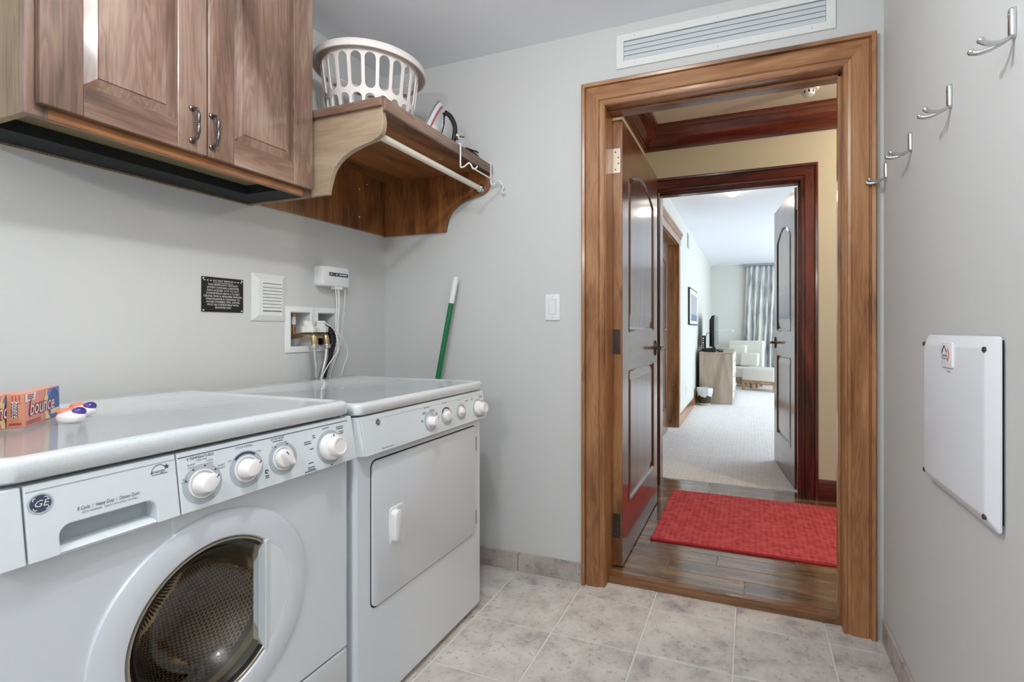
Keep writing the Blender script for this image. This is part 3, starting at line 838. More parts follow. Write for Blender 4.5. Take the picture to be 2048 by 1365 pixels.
# drum behind the glass
def drum_material():
    m, nt, b = newmat('perforated_drum')
    N, L = nt.nodes, nt.links
    tc = N.new('ShaderNodeTexCoord'); sp = N.new('ShaderNodeSeparateXYZ')
    L.new(tc.outputs['Object'], sp.inputs[0])
    at = N.new('ShaderNodeMath'); at.operation = 'ARCTAN2'; L.new(sp.outputs[1], at.inputs[0]); L.new(sp.outputs[2], at.inputs[1])
    def mul(s, k):
        q = N.new('ShaderNodeMath'); q.operation = 'MULTIPLY'; q.inputs[1].default_value = k; L.new(s, q.inputs[0]); return q.outputs[0]
    def sn(s):
        q = N.new('ShaderNodeMath'); q.operation = 'SINE'; L.new(s, q.inputs[0]); return q.outputs[0]
    def add(s1, s2):
        q = N.new('ShaderNodeMath'); q.operation = 'ADD'; L.new(s1, q.inputs[0]); L.new(s2, q.inputs[1]); return q.outputs[0]
    def cs(s1):
        q = N.new('ShaderNodeMath'); q.operation = 'COSINE'; L.new(s1, q.inputs[0]); return q.outputs[0]
    KK = 620.0
    hx_ = sp.outputs[0]; hy2 = mul(at.outputs[0], 0.215)
    three = add(add(cs(mul(hx_, KK)), cs(add(mul(hx_, -KK / 2), mul(hy2, KK * 0.866)))), cs(add(mul(hx_, -KK / 2), mul(hy2, -KK * 0.866))))
    mm = N.new('ShaderNodeMapRange'); mm.inputs['From Min'].default_value = -1.5; mm.inputs['From Max'].default_value = 3.0
    L.new(three, mm.inputs['Value']); ab = mm
    c = ramp(nt, ab.outputs[0], [(0.20, (0.88, 0.78, 0.72, 1)), (0.28, (0.012, 0.01, 0.01, 1))])
    L.new(c, b.inputs['Base Color'])
    L.new(ramp(nt, ab.outputs[0], [(0.20, (1, 1, 1, 1)), (0.28, (0, 0, 0, 1))]), b.inputs['Metallic'])
    b.inputs['Roughness'].default_value = 0.28
    return m
dm = thing('drum', '', '', (0, 0, 0))
for k in ('label', 'category'): del dm[k]
dm.parent = wm; dm.location = Vector((WX, DC[0], DC[1])) - wm.location
part('drum_wall', MB().lathe([(0.205, -0.075), (0.215, -0.09), (0.215, -0.46), (0.10, -0.475), (0.001, -0.47)], (WX, dy, dz), (1, 0, 0), 64, cap=False), drum_material(), dm, smooth=40)
part('drum_lip', MB().lathe([(0.168, -0.062), (0.168, -0.085), (0.206, -0.078), (0.206, -0.070), (0.168, -0.062)], (WX, dy, dz), (1, 0, 0), 64, cap=False), M['steel'], dm, smooth=40)
part('door_gasket', MB().lathe([(0.1705, -0.015), (0.160, -0.02), (0.158, -0.05), (0.163, -0.062), (0.1705, -0.062), (0.1705, -0.015)], (WX, dy, dz), (1, 0, 0), 64, cap=False), plain('grey_gasket', srgb(120, 112, 92), 0.55), dm, smooth=40)
for k in range(3):
    a = math.radians(250 + 120 * k)
    cy_, cz_ = math.cos(a), math.sin(a)
    pd = MB().loft([[(-0.11, -0.045, 0.212), (-0.11, 0.045, 0.212), (-0.11, 0.018, 0.165), (-0.11, -0.018, 0.165)], [(-0.44, -0.045, 0.212), (-0.44, 0.045, 0.212), (-0.44, 0.016, 0.160), (-0.44, -0.016, 0.160)]])
    pd.v = [(WX + q[0], dy + q[1] * cz_ + q[2] * cy_, dz - q[1] * cy_ + q[2] * cz_) for q in pd.v]
    part('drum_paddle', pd, plain('paddle_plastic', srgb(170, 158, 150), 0.4), dm, bevel=0.006)

# ---- dryer
D0, D1 = 1.087, 1.783
dy_ = thing('clothes_dryer', 'white clothes dryer with square front door, beside the washing machine', 'dryer', ((WX + WBK) / 2, (D0 + D1) / 2, 0.0))
bd = MB().loft([[(p[0], p[1], 0.020) for p in rrect(WBK, WX, D0, D1, 0.014)], [(p[0], p[1], 0.768) for p in rrect(WBK, WX, D0, D1, 0.014)]])
part('cabinet', bd, M['enamel'], dy_, smooth=40, bevel=0.004)
part('cabinet_top', MB().box(WBK + 0.004, WX - 0.02, D0 + 0.004, D1 - 0.004, 0.764, 0.873), M['enamel'], dy_)
for y in (D0 + 0.06, D1 - 0.06):
    for xx in (WX - 0.08, WBK + 0.07):
        part('foot', MB().lathe([(0.02, 0.0), (0.02, 0.012), (0.012, 0.014), (0.012, 0.03)], (xx, y, 0), seg=14), M['rubber'], dy_)
appliance_lid(dy_, D0 - 0.004, D1 + 0.004, 0.880, 0.914)
fd = fascia('control_fascia', dy_, [(D0 + 0.020, 0.766), (D1 - 0.004, 0.768), (D1 + 0.001, 0.785), (D1 - 0.003, 0.876), (D0 + 0.012, 0.876)])
part('fascia_end', MB().loft([[(-1.04, D0, 0.766), (-1.04, D0, 0.876), (-1.04, D0 + 0.022, 0.876), (-1.04, D0 + 0.022, 0.766)], [(-1.020, D0 + 0.002, 0.766), (-1.022, D0 + 0.002, 0.876), (fx(0.876) - 0.001, D0 + 0.0165, 0.876), (fx(0.766) - 0.001, D0 + 0.0225, 0.766)]]), M['panelwhite'], fd, bevel=0.002)
part('trim_line', MB().box(fx(0.8625) - 0.001, fx(0.8625) + 0.0004, D0 + 0.05, 1.757, 0.862, 0.863), M['dial'], fd)
emblem(fd, 1.166, 0.852, 0.0085, fx(0.852))
bars(fd, 1.195, 0.776, 0.05, 1, 0.0014)
dial_knob(fd, 1.413, 0.812, math.radians(40), k=0.86)
dial_knob(fd, 1.510, 0.815, math.radians(125), 'flat', k=0.86)
part('signal_wedge', on_fas(annulus(0, 0, 0.0265, 0.0305, 0.0006, 0.0012, 20, (math.radians(50), math.radians(150))), 1.510, 0.815), M['ink'], fd)
part('button_rim', on_fas(MB().lathe([(0.031, 0), (0.030, 0.0025), (0.024, 0.004), (0.021, 0.001), (0.020, -0.002)], (0, 0, 0), seg=32, cap=False), 1.604, 0.817), M['dial'], fd, smooth=40)
part('start_button', on_fas(MB().lathe([(0.021, 0), (0.020, 0.004), (0.013, 0.006), (0.011, 0.013), (0.006, 0.0155), (0.0005, 0.016)], (0, 0, 0), seg=28), 1.604, 0.817), M['knob'], fd, smooth=40)
big_knob(fd, 1.727, 0.811, 0.86)
for (y, z, w, r_) in ((1.402, 0.860, 0.03, 1), (1.385, 0.846, 0.02, 2), (1.428, 0.849, 0.026, 2), (1.370, 0.823, 0.013, 2), (1.452, 0.834, 0.012, 2), (1.505, 0.862, 0.03, 1), (1.600, 0.858, 0.014, 1), (1.652, 0.850, 0.022, 1), (1.757, 0.855, 0.02, 2), (1.765, 0.835, 0.014, 1), (1.757, 0.780, 0.03, 2), (1.69, 0.852, 0.012, 2)):
    bars(fd, y, z, w, r_, 0.0016, 0.0045)
# dryer door
part('door_gap_shade', on_left(plate(1.1475, 1.7365, 0.3125, 0.7435, -0.004, 0.0006, 0.022), WX, 0, 0), M['dark_gap'], dy_)  # dark plate paints the shade in the seam around the door
dd = part('door', on_left(plate(1.151, 1.734, 0.316, 0.7395, -0.002, 0.006, 0.020, 0.004), WX, 0, 0), M['enamel'], dy_, smooth=40)
part('handle_cup', on_left(plate(1.222, 1.289, 0.472, 0.583, 0.004, 0.0085, 0.010, 0.002), WX, 0, 0), M['whiteplastic'], dd, smooth=40)
part('handle_recess', on_left(plate(1.252, 1.285, 0.477, 0.578, 0.006, 0.0088, 0.008), WX, 0, 0), M['panelwhite'], dd)
hp = MB().loft([[(p[0], p[1], n) for p in rrect(1.226 + i_, 1.261 - i_, 0.478 + i_, 0.574 - i_, 0.014 - i_ * 0.6)] for i_, n in ((0, 0.006), (0, 0.020), (0.002, 0.024), (0.005, 0.026))])
part('door_handle', on_left(hp, WX, 0, 0), M['whiteplastic'], dd, smooth=45)
for z0 in (0.640, 0.350):
    part('door_hinge', on_left(plate(1.7345, 1.7395, z0, z0 + 0.055, 0, 0.004), WX, 0, 0), M['ink'], dy_)

# ------------------------------------------------------------------ wall cabinet over the machines
CX, CY0, CY1, CZ0, CZ1 = -1.465, 0.597, 1.359, 1.592, 2.36
cb = thing('wall_cabinet', 'brown wooden wall cabinet with two raised-panel doors above the washing machine', 'cabinet', ((XL + CX) / 2, (CY0 + CY1) / 2, CZ0))
part('end_panel', MB().box(XL + 0.001, CX - 0.02, CY0, CY0 + 0.016, CZ0, CZ1), M['plywood'], cb, bevel=0.001)
part('end_panel', MB().box(XL + 0.001, CX - 0.02, CY1 - 0.016, CY1, CZ0, CZ1), M['plywood'], cb, bevel=0.001)
part('bottom_panel', MB().box(XL + 0.001, CX - 0.02, CY0 + 0.016, CY1 - 0.016, CZ0 + 0.034, CZ0 + 0.05), M['underside'], cb)
part('top_panel', MB().box(XL + 0.001, CX - 0.02, CY0 + 0.016, CY1 - 0.016, CZ1 - 0.016, CZ1), M['underside'], cb)
part('shade_strip', MB().box(XL + 0.001, XL + 0.125, CY0 + 0.016, CY1 - 0.016, CZ0 + 0.004, CZ0 + 0.034), M['black_strip'], cb)  # black strips stand in for the shade at the back and right end
part('shade_strip', MB().box(XL + 0.125, CX - 0.022, CY1 - 0.11, CY1 - 0.016, CZ0 + 0.004, CZ0 + 0.034), M['black_strip'], cb)
part('edge_strip', MB().box(XL + 0.001, XL + 0.007, CY0, CY1, CZ0 - 0.001, CZ0 + 0.012), M['plywood'], cb)
for a_, c_ in ((CY0, CY0 + 0.04), (CY1 - 0.04, CY1)):
    part('frame_stile', MB().box(CX - 0.02, CX, a_, c_, CZ0, CZ1), M['woodz'], cb, bevel=0.001)
part('frame_stile', MB().box(CX - 0.02, CX, 0.952, 1.0, CZ0 + 0.04, CZ1), M['woodz'], cb, bevel=0.001)
part('frame_rail', MB().box(CX - 0.02, CX, CY0 + 0.04, CY1 - 0.04, CZ0, CZ0 + 0.04), M['shelfwood_y'], cb, bevel=0.001)
part('frame_rail', MB().box(CX - 0.02, CX, CY0 + 0.04, CY1 - 0.04, CZ1 - 0.04, CZ1), M['woody'], cb, bevel=0.001)

def raised_panel(y0, y1, z0, z1, x0, x1, w=0.028):
    """field raised to x1, bevel falling to x0 at the edge (faces +X)"""
    m = MB()
    o = [(y0, z0), (y1, z0), (y1, z1), (y0, z1)]
    i = [(y0 + w, z0 + w), (y1 - w, z0 + w), (y1 - w, z1 - w), (y0 + w, z1 - w)]
    j = [(y0 + w + .001, z0 + w + .001), (y1 - w - .001, z0 + w + .001), (y1 - w - .001, z1 - w - .001), (y0 + w + .001, z1 - w - .001)]
    return m.loft([[(x0 - 0.006, *p) for p in o], [(x0, *p) for p in o], [(x1 - 0.003, *p) for p in i], [(x1, *p) for p in j]])
def pull(root, x, y, z0, z1):
    h = z1 - z0
    pr = [(0, 0), (0.012, 0.001), (0.022, 0.006), (0.027, 0.016), (0.028, 0.03), (0.028, h / 2), (0.028, h - 0.03), (0.027, h - 0.016), (0.022, h - 0.006), (0.012, h - 0.001), (0, h)]
    path = spline([(x + a, y, z0 + b) for a, b in pr], 5)
    rad = []
    for p in path:
        t = abs((p.z - z0) / h - 0.5) * 2
        rad.append(0.0042 if t > 0.75 else (0.0032 + 0.0024 * math.sin(PI * min(t / 0.75, 1))))
    hd = part('handle', MB().tube(path, rad, 10), M['pewter'], root, smooth=60)
    for z in (z0, z1):
        part('rosette', MB().lathe([(0.0085, 0), (0.008, 0.003), (0.005, 0.005)], (x, y, z), (1, 0, 0), 14), M['pewter'], hd, smooth=40)
    for k in (-1, 0, 1):
        part('bead', MB().lathe([(0.003, -0.002), (0.0052, 0), (0.003, 0.002)], (x + 0.028, y, (z0 + z1) / 2 + k * 0.006), (0, 0, 1), 12), M['pewter'], hd, smooth=40)
for (a_, c_, hy) in ((0.614, 0.9745, 0.933), (0.9785, 1.345, 0.988)):
    z0, z1 = 1.616, 2.34
    x0, x1 = CX + 0.001, CX + 0.021
    sw, rw = 0.078, 0.074
    dr_ = thing('door', '', '', (0, 0, 0))
    for k in ('label', 'category'): del dr_[k]
    dr_.parent = cb; dr_.location = Vector((x0, (a_ + c_) / 2, z0)) - cb.location
    part('stile', MB().box(x0, x1, a_, a_ + sw, z0, z1), M['woodz'], dr_, bevel=0.0025)
    part('stile', MB().box(x0, x1, c_ - sw, c_, z0, z1), M['woodz'], dr_, bevel=0.0025)
    part('rail', MB().box(x0, x1 - 0.0004, a_ + sw, c_ - sw, z0, z0 + rw), M['woody'], dr_, bevel=0.0015)
    part('rail', MB().box(x0, x1 - 0.0004, a_ + sw, c_ - sw, z1 - rw, z1), M['woody'], dr_, bevel=0.0015)
    part('raised_panel', raised_panel(a_ + sw, c_ - sw, z0 + rw, z1 - rw, x0 + 0.008, x1 - 0.001), M['woodz'], dr_)
    pull(dr_, x1, hy, 1.645, 1.735)

# ------------------------------------------------------------------ shelf with brackets and hanging rod
SX, SZ0, SZ1 = -1.150, 1.862, 1.901
sf = thing('wall_shelf', 'brown wooden corner shelf with curved brackets and hanging rod', 'shelf', ((XL + SX) / 2, (CY1 + YB) / 2, 1.596))
part('shelf_board', MB().box(XL + 0.001, SX, CY1 + 0.001, YB - 0.001, SZ0 + 0.016, SZ1), M['shelfwood_y'], sf, bevel=0.002)
part('front_nosing', MB().box(SX, SX + 0.012, CY1 + 0.001, YB - 0.001, SZ0 - 0.004, SZ1), M['woody'], sf, bevel=0.002)
part('end_nosing', MB().box(CX + 0.001, SX, CY1 - 0.011, CY1 + 0.001, SZ0 + 0.010, SZ1), M['woodx'], sf, bevel=0.002)
prof = [(XL + 0.001, SZ0 + 0.016), (-1.152, SZ0 + 0.016), (-1.152, 1.846)] + [tuple(p)[:2] for p in spline([(-1.150, 1.840, 0), (-1.148, 1.812, 0), (-1.158, 1.782, 0), (-1.190, 1.764, 0), (-1.246, 1.751, 0), (-1.310, 1.729, 0), (-1.360, 1.690, 0), (-1.383, 1.640, 0), (-1.392, 1.600, 0)], 5)] + [(XL + 0.001, 1.600)]
part('bracket', MB().prism(prof, 'y', CY1 + 0.001, CY1 + 0.020), M['shelfside'], sf, bevel=0.0015)
part('bracket', MB().prism(prof, 'y', YB - 0.020, YB - 0.001), M['shelfwood_z'], sf, bevel=0.0015)
bp_ = part('back_panel', MB().box(XL + 0.001, XL + 0.018, CY1 + 0.020, YB - 0.020, 1.603, SZ0 + 0.016), M['shelfwood_z'], sf, bevel=0.001)
part('back_rail', MB().box(XL + 0.001, XL + 0.014, 1.343 + 0.017, CY1 + 0.02, 1.600, 1.62), M['shelfwood_y'], sf)
for y, z in ((1.91, 1.80), (1.91, 1.665), (1.96, 1.835)):
    part('screw', on_left(disc(0, 0, 0.005, 0, 0.001, 12, 0.002), XL + 0.018, y, z), M['chrome'], sf, smooth=40)
part('hanging_rod', MB().lathe([(0.0125, CY1 + 0.02), (0.0125, YB - 0.024)], (-1.195, 0, 1.792), (0, 1, 0), 18), M['rod'], sf, smooth=40)
for y0, s_ in ((CY1 + 0.020, 1), (YB - 0.020, -1)):
    part('rod_socket', MB().lathe([(0.026, 0), (0.026, s_ * 0.004), (0.018, s_ * 0.006), (0.0165, s_ * 0.018), (0.0145, s_ * 0.019), (0.0135, s_ * 0.006)], (-1.195, y0, 1.792), (0, 1, 0), 20), M['chrome'], sf, smooth=35)

# ------------------------------------------------------------------ laundry basket (rim, two rows of slots, floor)
BC = (-1.470, 1.665); BH0, BH1 = SZ1 + 0.001, 2.213
bk = thing('laundry_basket', 'round white plastic laundry basket with slotted sides on the shelf', 'laundry basket', (BC[0], BC[1], BH0))
def bk_r(z):
    t = (z - BH0) / (BH1 - BH0)
    return 0.152 + 0.040 * t ** 0.9
NS = 22
bb = MB()
zrow = [BH0, BH0 + 0.016, BH0 + 0.128, BH0 + 0.146, BH0 + 0.276, BH1 - 0.012]
def slot_cells(z0, z1, off):
    """bars with round-ended slots between z0 and z1"""
    n = 14
    for k in range(NS):
        am = 2 * PI * (k + off) / NS
        da = PI / NS
        left, right = [], []
        rmid = bk_r((z0 + z1) / 2)
        hw = da * 0.76            # half slot width (angle)
        ra = hw * rmid            # end radius in metres
        zs, ws = [], []
        for i in range(n + 1):
            if i <= 4:
                t = PI / 2 * i / 4; z = z0 + ra * (1 - math.cos(t)); w = hw * math.sin(t)
            elif i >= n - 4:
                t = PI / 2 * (n - i) / 4; z = z1 - ra * (1 - math.cos(t)); w = hw * math.sin(t)
            else:
                z = z0 + ra + (z1 - z0 - 2 * ra) * (i - 4) / (n - 8); w = hw
            zs.append(z); ws.append(max(w, 0.0008))
        for s_ in (-1, 1):
            P1 = [(am + s_ * w, z) for z, w in zip(zs, ws)]
            P2 = [(am + s_ * da, z) for z in zs]
            b0 = len(bb.v)
            for (a1, z1_), (a2, z2_) in zip(P1, P2):
                for aa, zz in ((a1, z1_), (a2, z2_)):
                    r = bk_r(zz)
                    bb.v.append((BC[0] + r * math.cos(aa), BC[1] + r * math.sin(aa), zz))
            for i in range(n):
                bb.f.append((b0 + 2 * i, b0 + 2 * i + 1, b0 + 2 * i + 3, b0 + 2 * i + 2))
def band(z0, z1):
    n = NS * 4
    bb.loft([[(BC[0] + bk_r(z) * math.cos(2 * PI * k / n), BC[1] + bk_r(z) * math.sin(2 * PI * k / n), z) for k in range(n)] for z in (z0, z1)], cap=False)
band(zrow[0], zrow[1]); slot_cells(zrow[1], zrow[2], 0.0); band(zrow[2], zrow[3]); slot_cells(zrow[3], zrow[4], 0.0); band(zrow[4], zrow[5])
bo = part('slotted_wall', bb, M['basket'], bk)
sm = bo.modifiers.new('solid', 'SOLIDIFY'); sm.thickness = 0.005; sm.offset = 0
part('basket_floor', MB().lathe([(0.150, 0), (0.150, 0.004)], (BC[0], BC[1], BH0), seg=48), M['basket'], bk)
part('rim', MB().lathe([(0.190, -0.012), (0.190, 0.0), (0.200, 0.003), (0.212, 0.002), (0.219, -0.004), (0.221, -0.030), (0.216, -0.031), (0.213, -0.010), (0.196, -0.006), (0.194, -0.013), (0.190, -0.012)], (BC[0], BC[1], BH1), seg=72, cap=False), M['basket'], bk, smooth=50)

# ------------------------------------------------------------------ clothes iron standing on its heel
def iron():
    Rv = Vector((0.9339, 0.3577, 0)); Up = Vector((0, 0, 1)); Dv = Vector((-0.3577, 0.9339, 0))
    tilt = math.radians(20)
    tip = (Up * math.cos(tilt) + Rv * math.sin(tilt))            # towards the tip
    out = (Rv * math.cos(tilt) - Up * math.sin(tilt))            # away from the sole
    base = Vector((-1.366, 1.855, SZ1 + 0.008))
    root = thing('clothes_iron', 'chrome clothes iron standing upright on the wooden shelf', 'iron', (base.x, base.y, SZ1))
    def W(l, w, h): return tuple(base + tip * l + Dv * w + out * h)
    def outline(k, l0, l1, n=14):
        """sole plan: half widths along the length"""
        pts = []
        for i in range(n + 1):
            t = i / n
            pts.append((l0 + (l1 - l0) * t, 0.056 * k * (1 - max(0, (t - 0.25) / 0.75) ** 2.0) ** 0.75 if t < 1 else 0.0))
        return pts
    def ring(k, l0, l1, h):
        o = outline(k, l0, l1)
        return [W(l, w, h) for l, w in o] + [W(l, -w - 0.0001, h) for l, w in reversed(o)]
    part('soleplate', MB().loft([ring(1, 0, 0.245, 0), ring(1, 0, 0.245, 0.007)]), M['steel'], root, smooth=40)
    part('skirt', MB().loft([ring(0.97, 0.002, 0.238, 0.007), ring(0.95, 0.003, 0.232, 0.022)]), plain('pale_skirt', srgb(205, 212, 216), 0.3), root, smooth=40)
    part('red_band', MB().loft([ring(0.93, 0.003, 0.226, 0.022), ring(0.92, 0.003, 0.222, 0.029)]), plain('iron_red', srgb(176, 72, 58), 0.35), root, smooth=40)
    part('housing', MB().loft([ring(0.90, 0.004, 0.220, 0.029), ring(0.84, 0.004, 0.198, 0.048), ring(0.66, 0.006, 0.165, 0.064), ring(0.40, 0.010, 0.13, 0.074)]), M['chrome'], root, smooth=50)
    part('grip', MB().tube(spline([W(0.205, 0, 0.045), W(0.195, 0, 0.075), W(0.16, 0, 0.108), W(0.11, 0, 0.122), W(0.06, 0, 0.120)], 6), 0.0105, 10), M['rubber'], root, smooth=60)
    part('grip_post', MB().tube(spline([W(0.065, 0, 0.121), W(0.03, 0, 0.115), W(0.012, 0, 0.09), W(0.012, 0, 0.05)], 6), 0.013, 10), M['chrome'], root, smooth=60)
    part('steam_dial', MB().lathe([(0.017, 0), (0.017, 0.010), (0.012, 0.013)], W(0.125, 0, 0.131), tuple(out), 18), M['chrome'], root, smooth=40)
    part('spray_lever', MB().tube([W(0.13, 0, 0.143), W(0.132, 0, 0.165)], 0.005, 8), M['chrome'], root, smooth=40)
    cp = [W(0.012, 0, 0.10), (-1.24, 1.93, SZ1 + 0.05), (-1.215, 1.96, SZ1 + 0.008)]
    for k in range(22):
        a = k * 0.95
        cp.append((-1.210 + 0.026 * math.cos(a), 2.035 + 0.048 * math.sin(a), SZ1 + 0.008 + 0.0021 * k + 0.005 * math.sin(2.3 * a)))
    part('power_cord', MB().tube(spline(cp, 5), 0.004, 6), M['rubber'], root, smooth=60)
iron()

# ------------------------------------------------------------------ white wire hanger hooked over the shelf edge
wr = thing('wire_hanger', 'white bent-wire hanger hooked over the front edge of the shelf', 'wire hook', (-1.14, 1.95, 1.77))
for y, tail in ((1.82, False), (2.085, True)):
    pts = [(-1.185, y, SZ1 + 0.0035), (-1.150, y, SZ1 + 0.0035), (-1.136, y, SZ1 + 0.002), (-1.1345, y, SZ1 - 0.02), (-1.1345, y, 1.815), (-1.131, y, 1.804), (-1.115, y, 1.806), (-1.095, y, 1.818), (-1.083, y, 1.808), (-1.074, y, 1.792), (-1.060, y, 1.792), (-1.053, y, 1.800)]
    if tail: pts = pts[:-2] + [(-1.070, y, 1.780), (-1.078, y, 1.768), (-1.070, y, 1.760), (-1.060, y, 1.764)]
    part('wire', MB().tube(spline(pts, 4), 0.0032, 8), M['whiteplastic'], wr, smooth=60)
part('cross_wire', MB().tube([(-1.075, 1.82, 1.794), (-1.075, 2.085, 1.794)], 0.0032, 8), M['whiteplastic'], wr, smooth=60)

# ------------------------------------------------------------------ broom handle standing behind the dryer
br = thing('broom', 'green metal broom handle with white cap leaning in the corner behind the dryer', 'broom', (-1.56, 2.045, 0.0))
b0, b1 = Vector((-1.535, 2.00, 0.10)), Vector((-1.312, 2.065, 1.375))
dv = (b1 - b0)
part('handle', MB().tube([b0, b0 + dv * 0.92], 0.0125, 14), M['green'], br, smooth=40)
part('white_cap', MB().tube([b0 + dv * 0.90, b0 + dv * 0.905, b0 + dv * 0.985, b0 + dv * 0.997, b1], [0.0125, 0.0142, 0.0142, 0.011, 0.004], 14), M['whiteplastic'], br, smooth=40)
part('broom_head', MB().loft([[(-1.62, 1.965, 0.001), (-1.44, 1.965, 0.001), (-1.44, 2.06, 0.001), (-1.62, 2.06, 0.001)], [(-1.58, 1.985, 0.12), (-1.49, 1.985, 0.12), (-1.49, 2.02, 0.12), (-1.58, 2.02, 0.12)]]), M['green'], br, bevel=0.004)

# ------------------------------------------------------------------ engraved notice
sg = thing('notice_plate', 'small black engraved warning plate screwed to the wall above the washer', 'sign', (XL, 1.2515, 1.184))
part('plate', on_left(plate(1.1755, 1.3275, 1.1835, 1.3065, 0.0005, 0.0035), XL, 0, 0), M['signblack'], sg, bevel=0.0005)
for y in (1.181, 1.3215):
    for z in (1.189, 1.3005):
        part('screw', on_left(disc(0, 0, 0.0028, 0.003, 0.0038, 10, 0.001), XL, y, z), M['white'], sg)
TXT = ['THIS DRYER DUCT EXHAUST', 'SYSTEM CONTAINS A BOOSTER', 'FAN LOCATED 15 FT TO 30 FT', 'DOWNSTREAM ABOVE A CLOSET', 'CEILING WHICH REQUIRES ANNUAL', 'MAINTENANCE & CLEANING TO', 'AVOID POSSIBLE FIRE. DRYER', 'MUST BE COMPATIBLE WITH', 'BOOSTER FAN.']
wd = [0.110, 0.117, 0.117, 0.121, 0.141, 0.124, 0.123, 0.114, 0.058]
for k, (t_, w_) in enumerate(zip(TXT, wd)):
    lettering(t_, 0.0092, (XL + 0.004, 1.2515, 1.2795 - k * 0.0101), (0, 1, 0), (0, 0, 1), M['white'], sg, width=w_, offset=0.0)
lettering('DO NOT REMOVE', 0.0092, (XL + 0.004, 1.2515, 1.294), (0, 1, 0), (0, 0, 1), M['white'], sg, width=0.073)
part('underline', on_left(MB().box(1.215, 1.288, 1.2865, 1.2875, 0.0034, 0.004), XL, 0, 0), M['white'], sg)
for y in (1.184, 1.1955, 1.207, 1.296, 1.3075, 1.319):
    part('dash', on_left(MB().box(y - 0.003, y + 0.003, 1.293, 1.2955, 0.0034, 0.004), XL, 0, 0), M['white'], sg)

# ------------------------------------------------------------------ louvred vent cover
vt = thing('vent_cover', 'small white louvred vent cover on the wall beside the notice plate', 'vent', (XL, 1.434, 1.155))
v0, v1, u0, u1 = 1.155, 1.339, 1.359, 1.509
fr_ = MB()
def sq(y0, y1, z0, z1, n): return [(y0, z0, n), (y1, z0, n), (y1, z1, n), (y0, z1, n)]
fr_.loft([sq(u0, u1, v0, v1, 0.0008), sq(u0, u1, v0, v1, 0.004), sq(u0 + 0.024, u1 - 0.022, v0 + 0.022, v1 - 0.022, 0.014), sq(u0 + 0.042, u1 - 0.024, v0 + 0.036, v1 - 0.036, 0.014), sq(u0 + 0.043, u1 - 0.025, v0 + 0.037, v1 - 0.037, 0.002)], cap=False)
part('frame', on_left(fr_, XL, 0, 0), M['whitemetal'], vt)
part('backing', on_left(plate(u0 + 0.03, u1 - 0.02, v0 + 0.03, v1 - 0.03, 0.0008, 0.0025), XL, 0, 0), M['whitemetal'], vt)
nsl = 8
for k in range(nsl):
    z = v0 + 0.040 + (v1 - v0 - 0.08) * (k + 0.5) / nsl
    part('louvre', on_left(MB().loft([[(y, z - 0.0062, 0.0135), (y, z - 0.0045, 0.0155), (y, z + 0.0085, 0.008), (y, z + 0.0085, 0.004)] for y in (u0 + 0.0425, u1 - 0.0245)]), XL, 0, 0), M['whitemetal'], vt)

# ------------------------------------------------------------------ washer outlet box with valves, hoses and detector
ob = thing('washer_outlet_box', 'white recessed twin washer outlet box behind the dryer', 'outlet box', (XL, 1.65, 1.025))
fb = MB()
U0, U1, V0, V1, UM = 1.508, 1.792, 1.024, 1.219, 1.655
def bay(a0, a1, i0, i1):
    fb.loft([sq(a0, a1, V0, V1, 0.001), sq(a0 + 0.002, a1 - 0.002, V0 + 0.002, V1 - 0.002, 0.006), sq(i0 - 0.004, i1 + 0.004, 1.046, 1.196, 0.008), sq(i0, i1, 1.050, 1.192, 0.004), sq(i0, i1, 1.050, 1.192, -0.10)], cap=False)
bay(U0, UM, 1.535, 1.633); bay(UM, U1, 1.676, 1.770)
part('box_frame', on_left(fb, XL, 0, 0), M['whiteplastic'], ob)
part('box_back', on_left(plate(1.529, 1.783, 1.049, 1.196, -0.112, -0.098), XL, 0, 0), M['panelwhite'], ob)
cpipe = part('supply_pipe', MB().tube([(XL - 0.035, 1.583, 1.19), (XL - 0.035, 1.583, 1.085)], 0.008, 12), M['copper'], ob, smooth=40)
part('pipe_label', MB().lathe([(0.0085, 0), (0.0085, 0.032)], (XL - 0.035, 1.583, 1.143), seg=12), M['white'], cpipe, smooth=40)
def valve(y, z, x):
    v = part('valve', MB().tube(spline([(XL - 0.09, y - 0.012, z), (XL - 0.02, y - 0.012, z), (x - 0.012, y, z + 0.002), (x, y + 0.002, z - 0.012), (x + 0.002, y + 0.003, z - 0.040)], 6), 0.0125, 12), M['brass'], ob, smooth=50)
    part('valve_handle', MB().lathe([(0.031, 0), (0.031, 0.024), (0.021, 0.027), (0.021, 0.046), (0.017, 0.050)], (x - 0.025, y - 0.004, z + 0.016), seg=8), plain('milky_plastic', srgb(226, 228, 220), 0.4), v, bevel=0.002)
    part('hose_nut', MB().lathe([(0.0165, 0), (0.0165, -0.016), (0.012, -0.018)], (x + 0.002, y + 0.003, z - 0.036), seg=14), M['nickel'], v, bevel=0.001)
valve(1.596, 1.093, XL + 0.062); valve(1.662, 1.093, XL + 0.062)
hs = []
for pts in ([(XL + 0.064, 1.599, 1.045), (XL + 0.066, 1.602, 0.99), (XL + 0.058, 1.612, 0.93), (XL + 0.045, 1.62, 0.80)], [(XL + 0.064, 1.665, 1.045), (XL + 0.064, 1.658, 0.99), (XL + 0.058, 1.645, 0.93), (XL + 0.045, 1.63, 0.80)]):
    part('braided_hose', MB().tube(spline(pts, 6), 0.0085, 10), M['nickel'], ob, smooth=60)
dh = spline([(XL - 0.05, 1.735, 1.06), (XL - 0.03, 1.725, 1.12), (XL + 0.02, 1.712, 1.125), (XL + 0.055, 1.705, 1.08), (XL + 0.052, 1.69, 1.01), (XL + 0.045, 1.665, 0.93), (XL + 0.035, 1.65, 0.80)], 14)
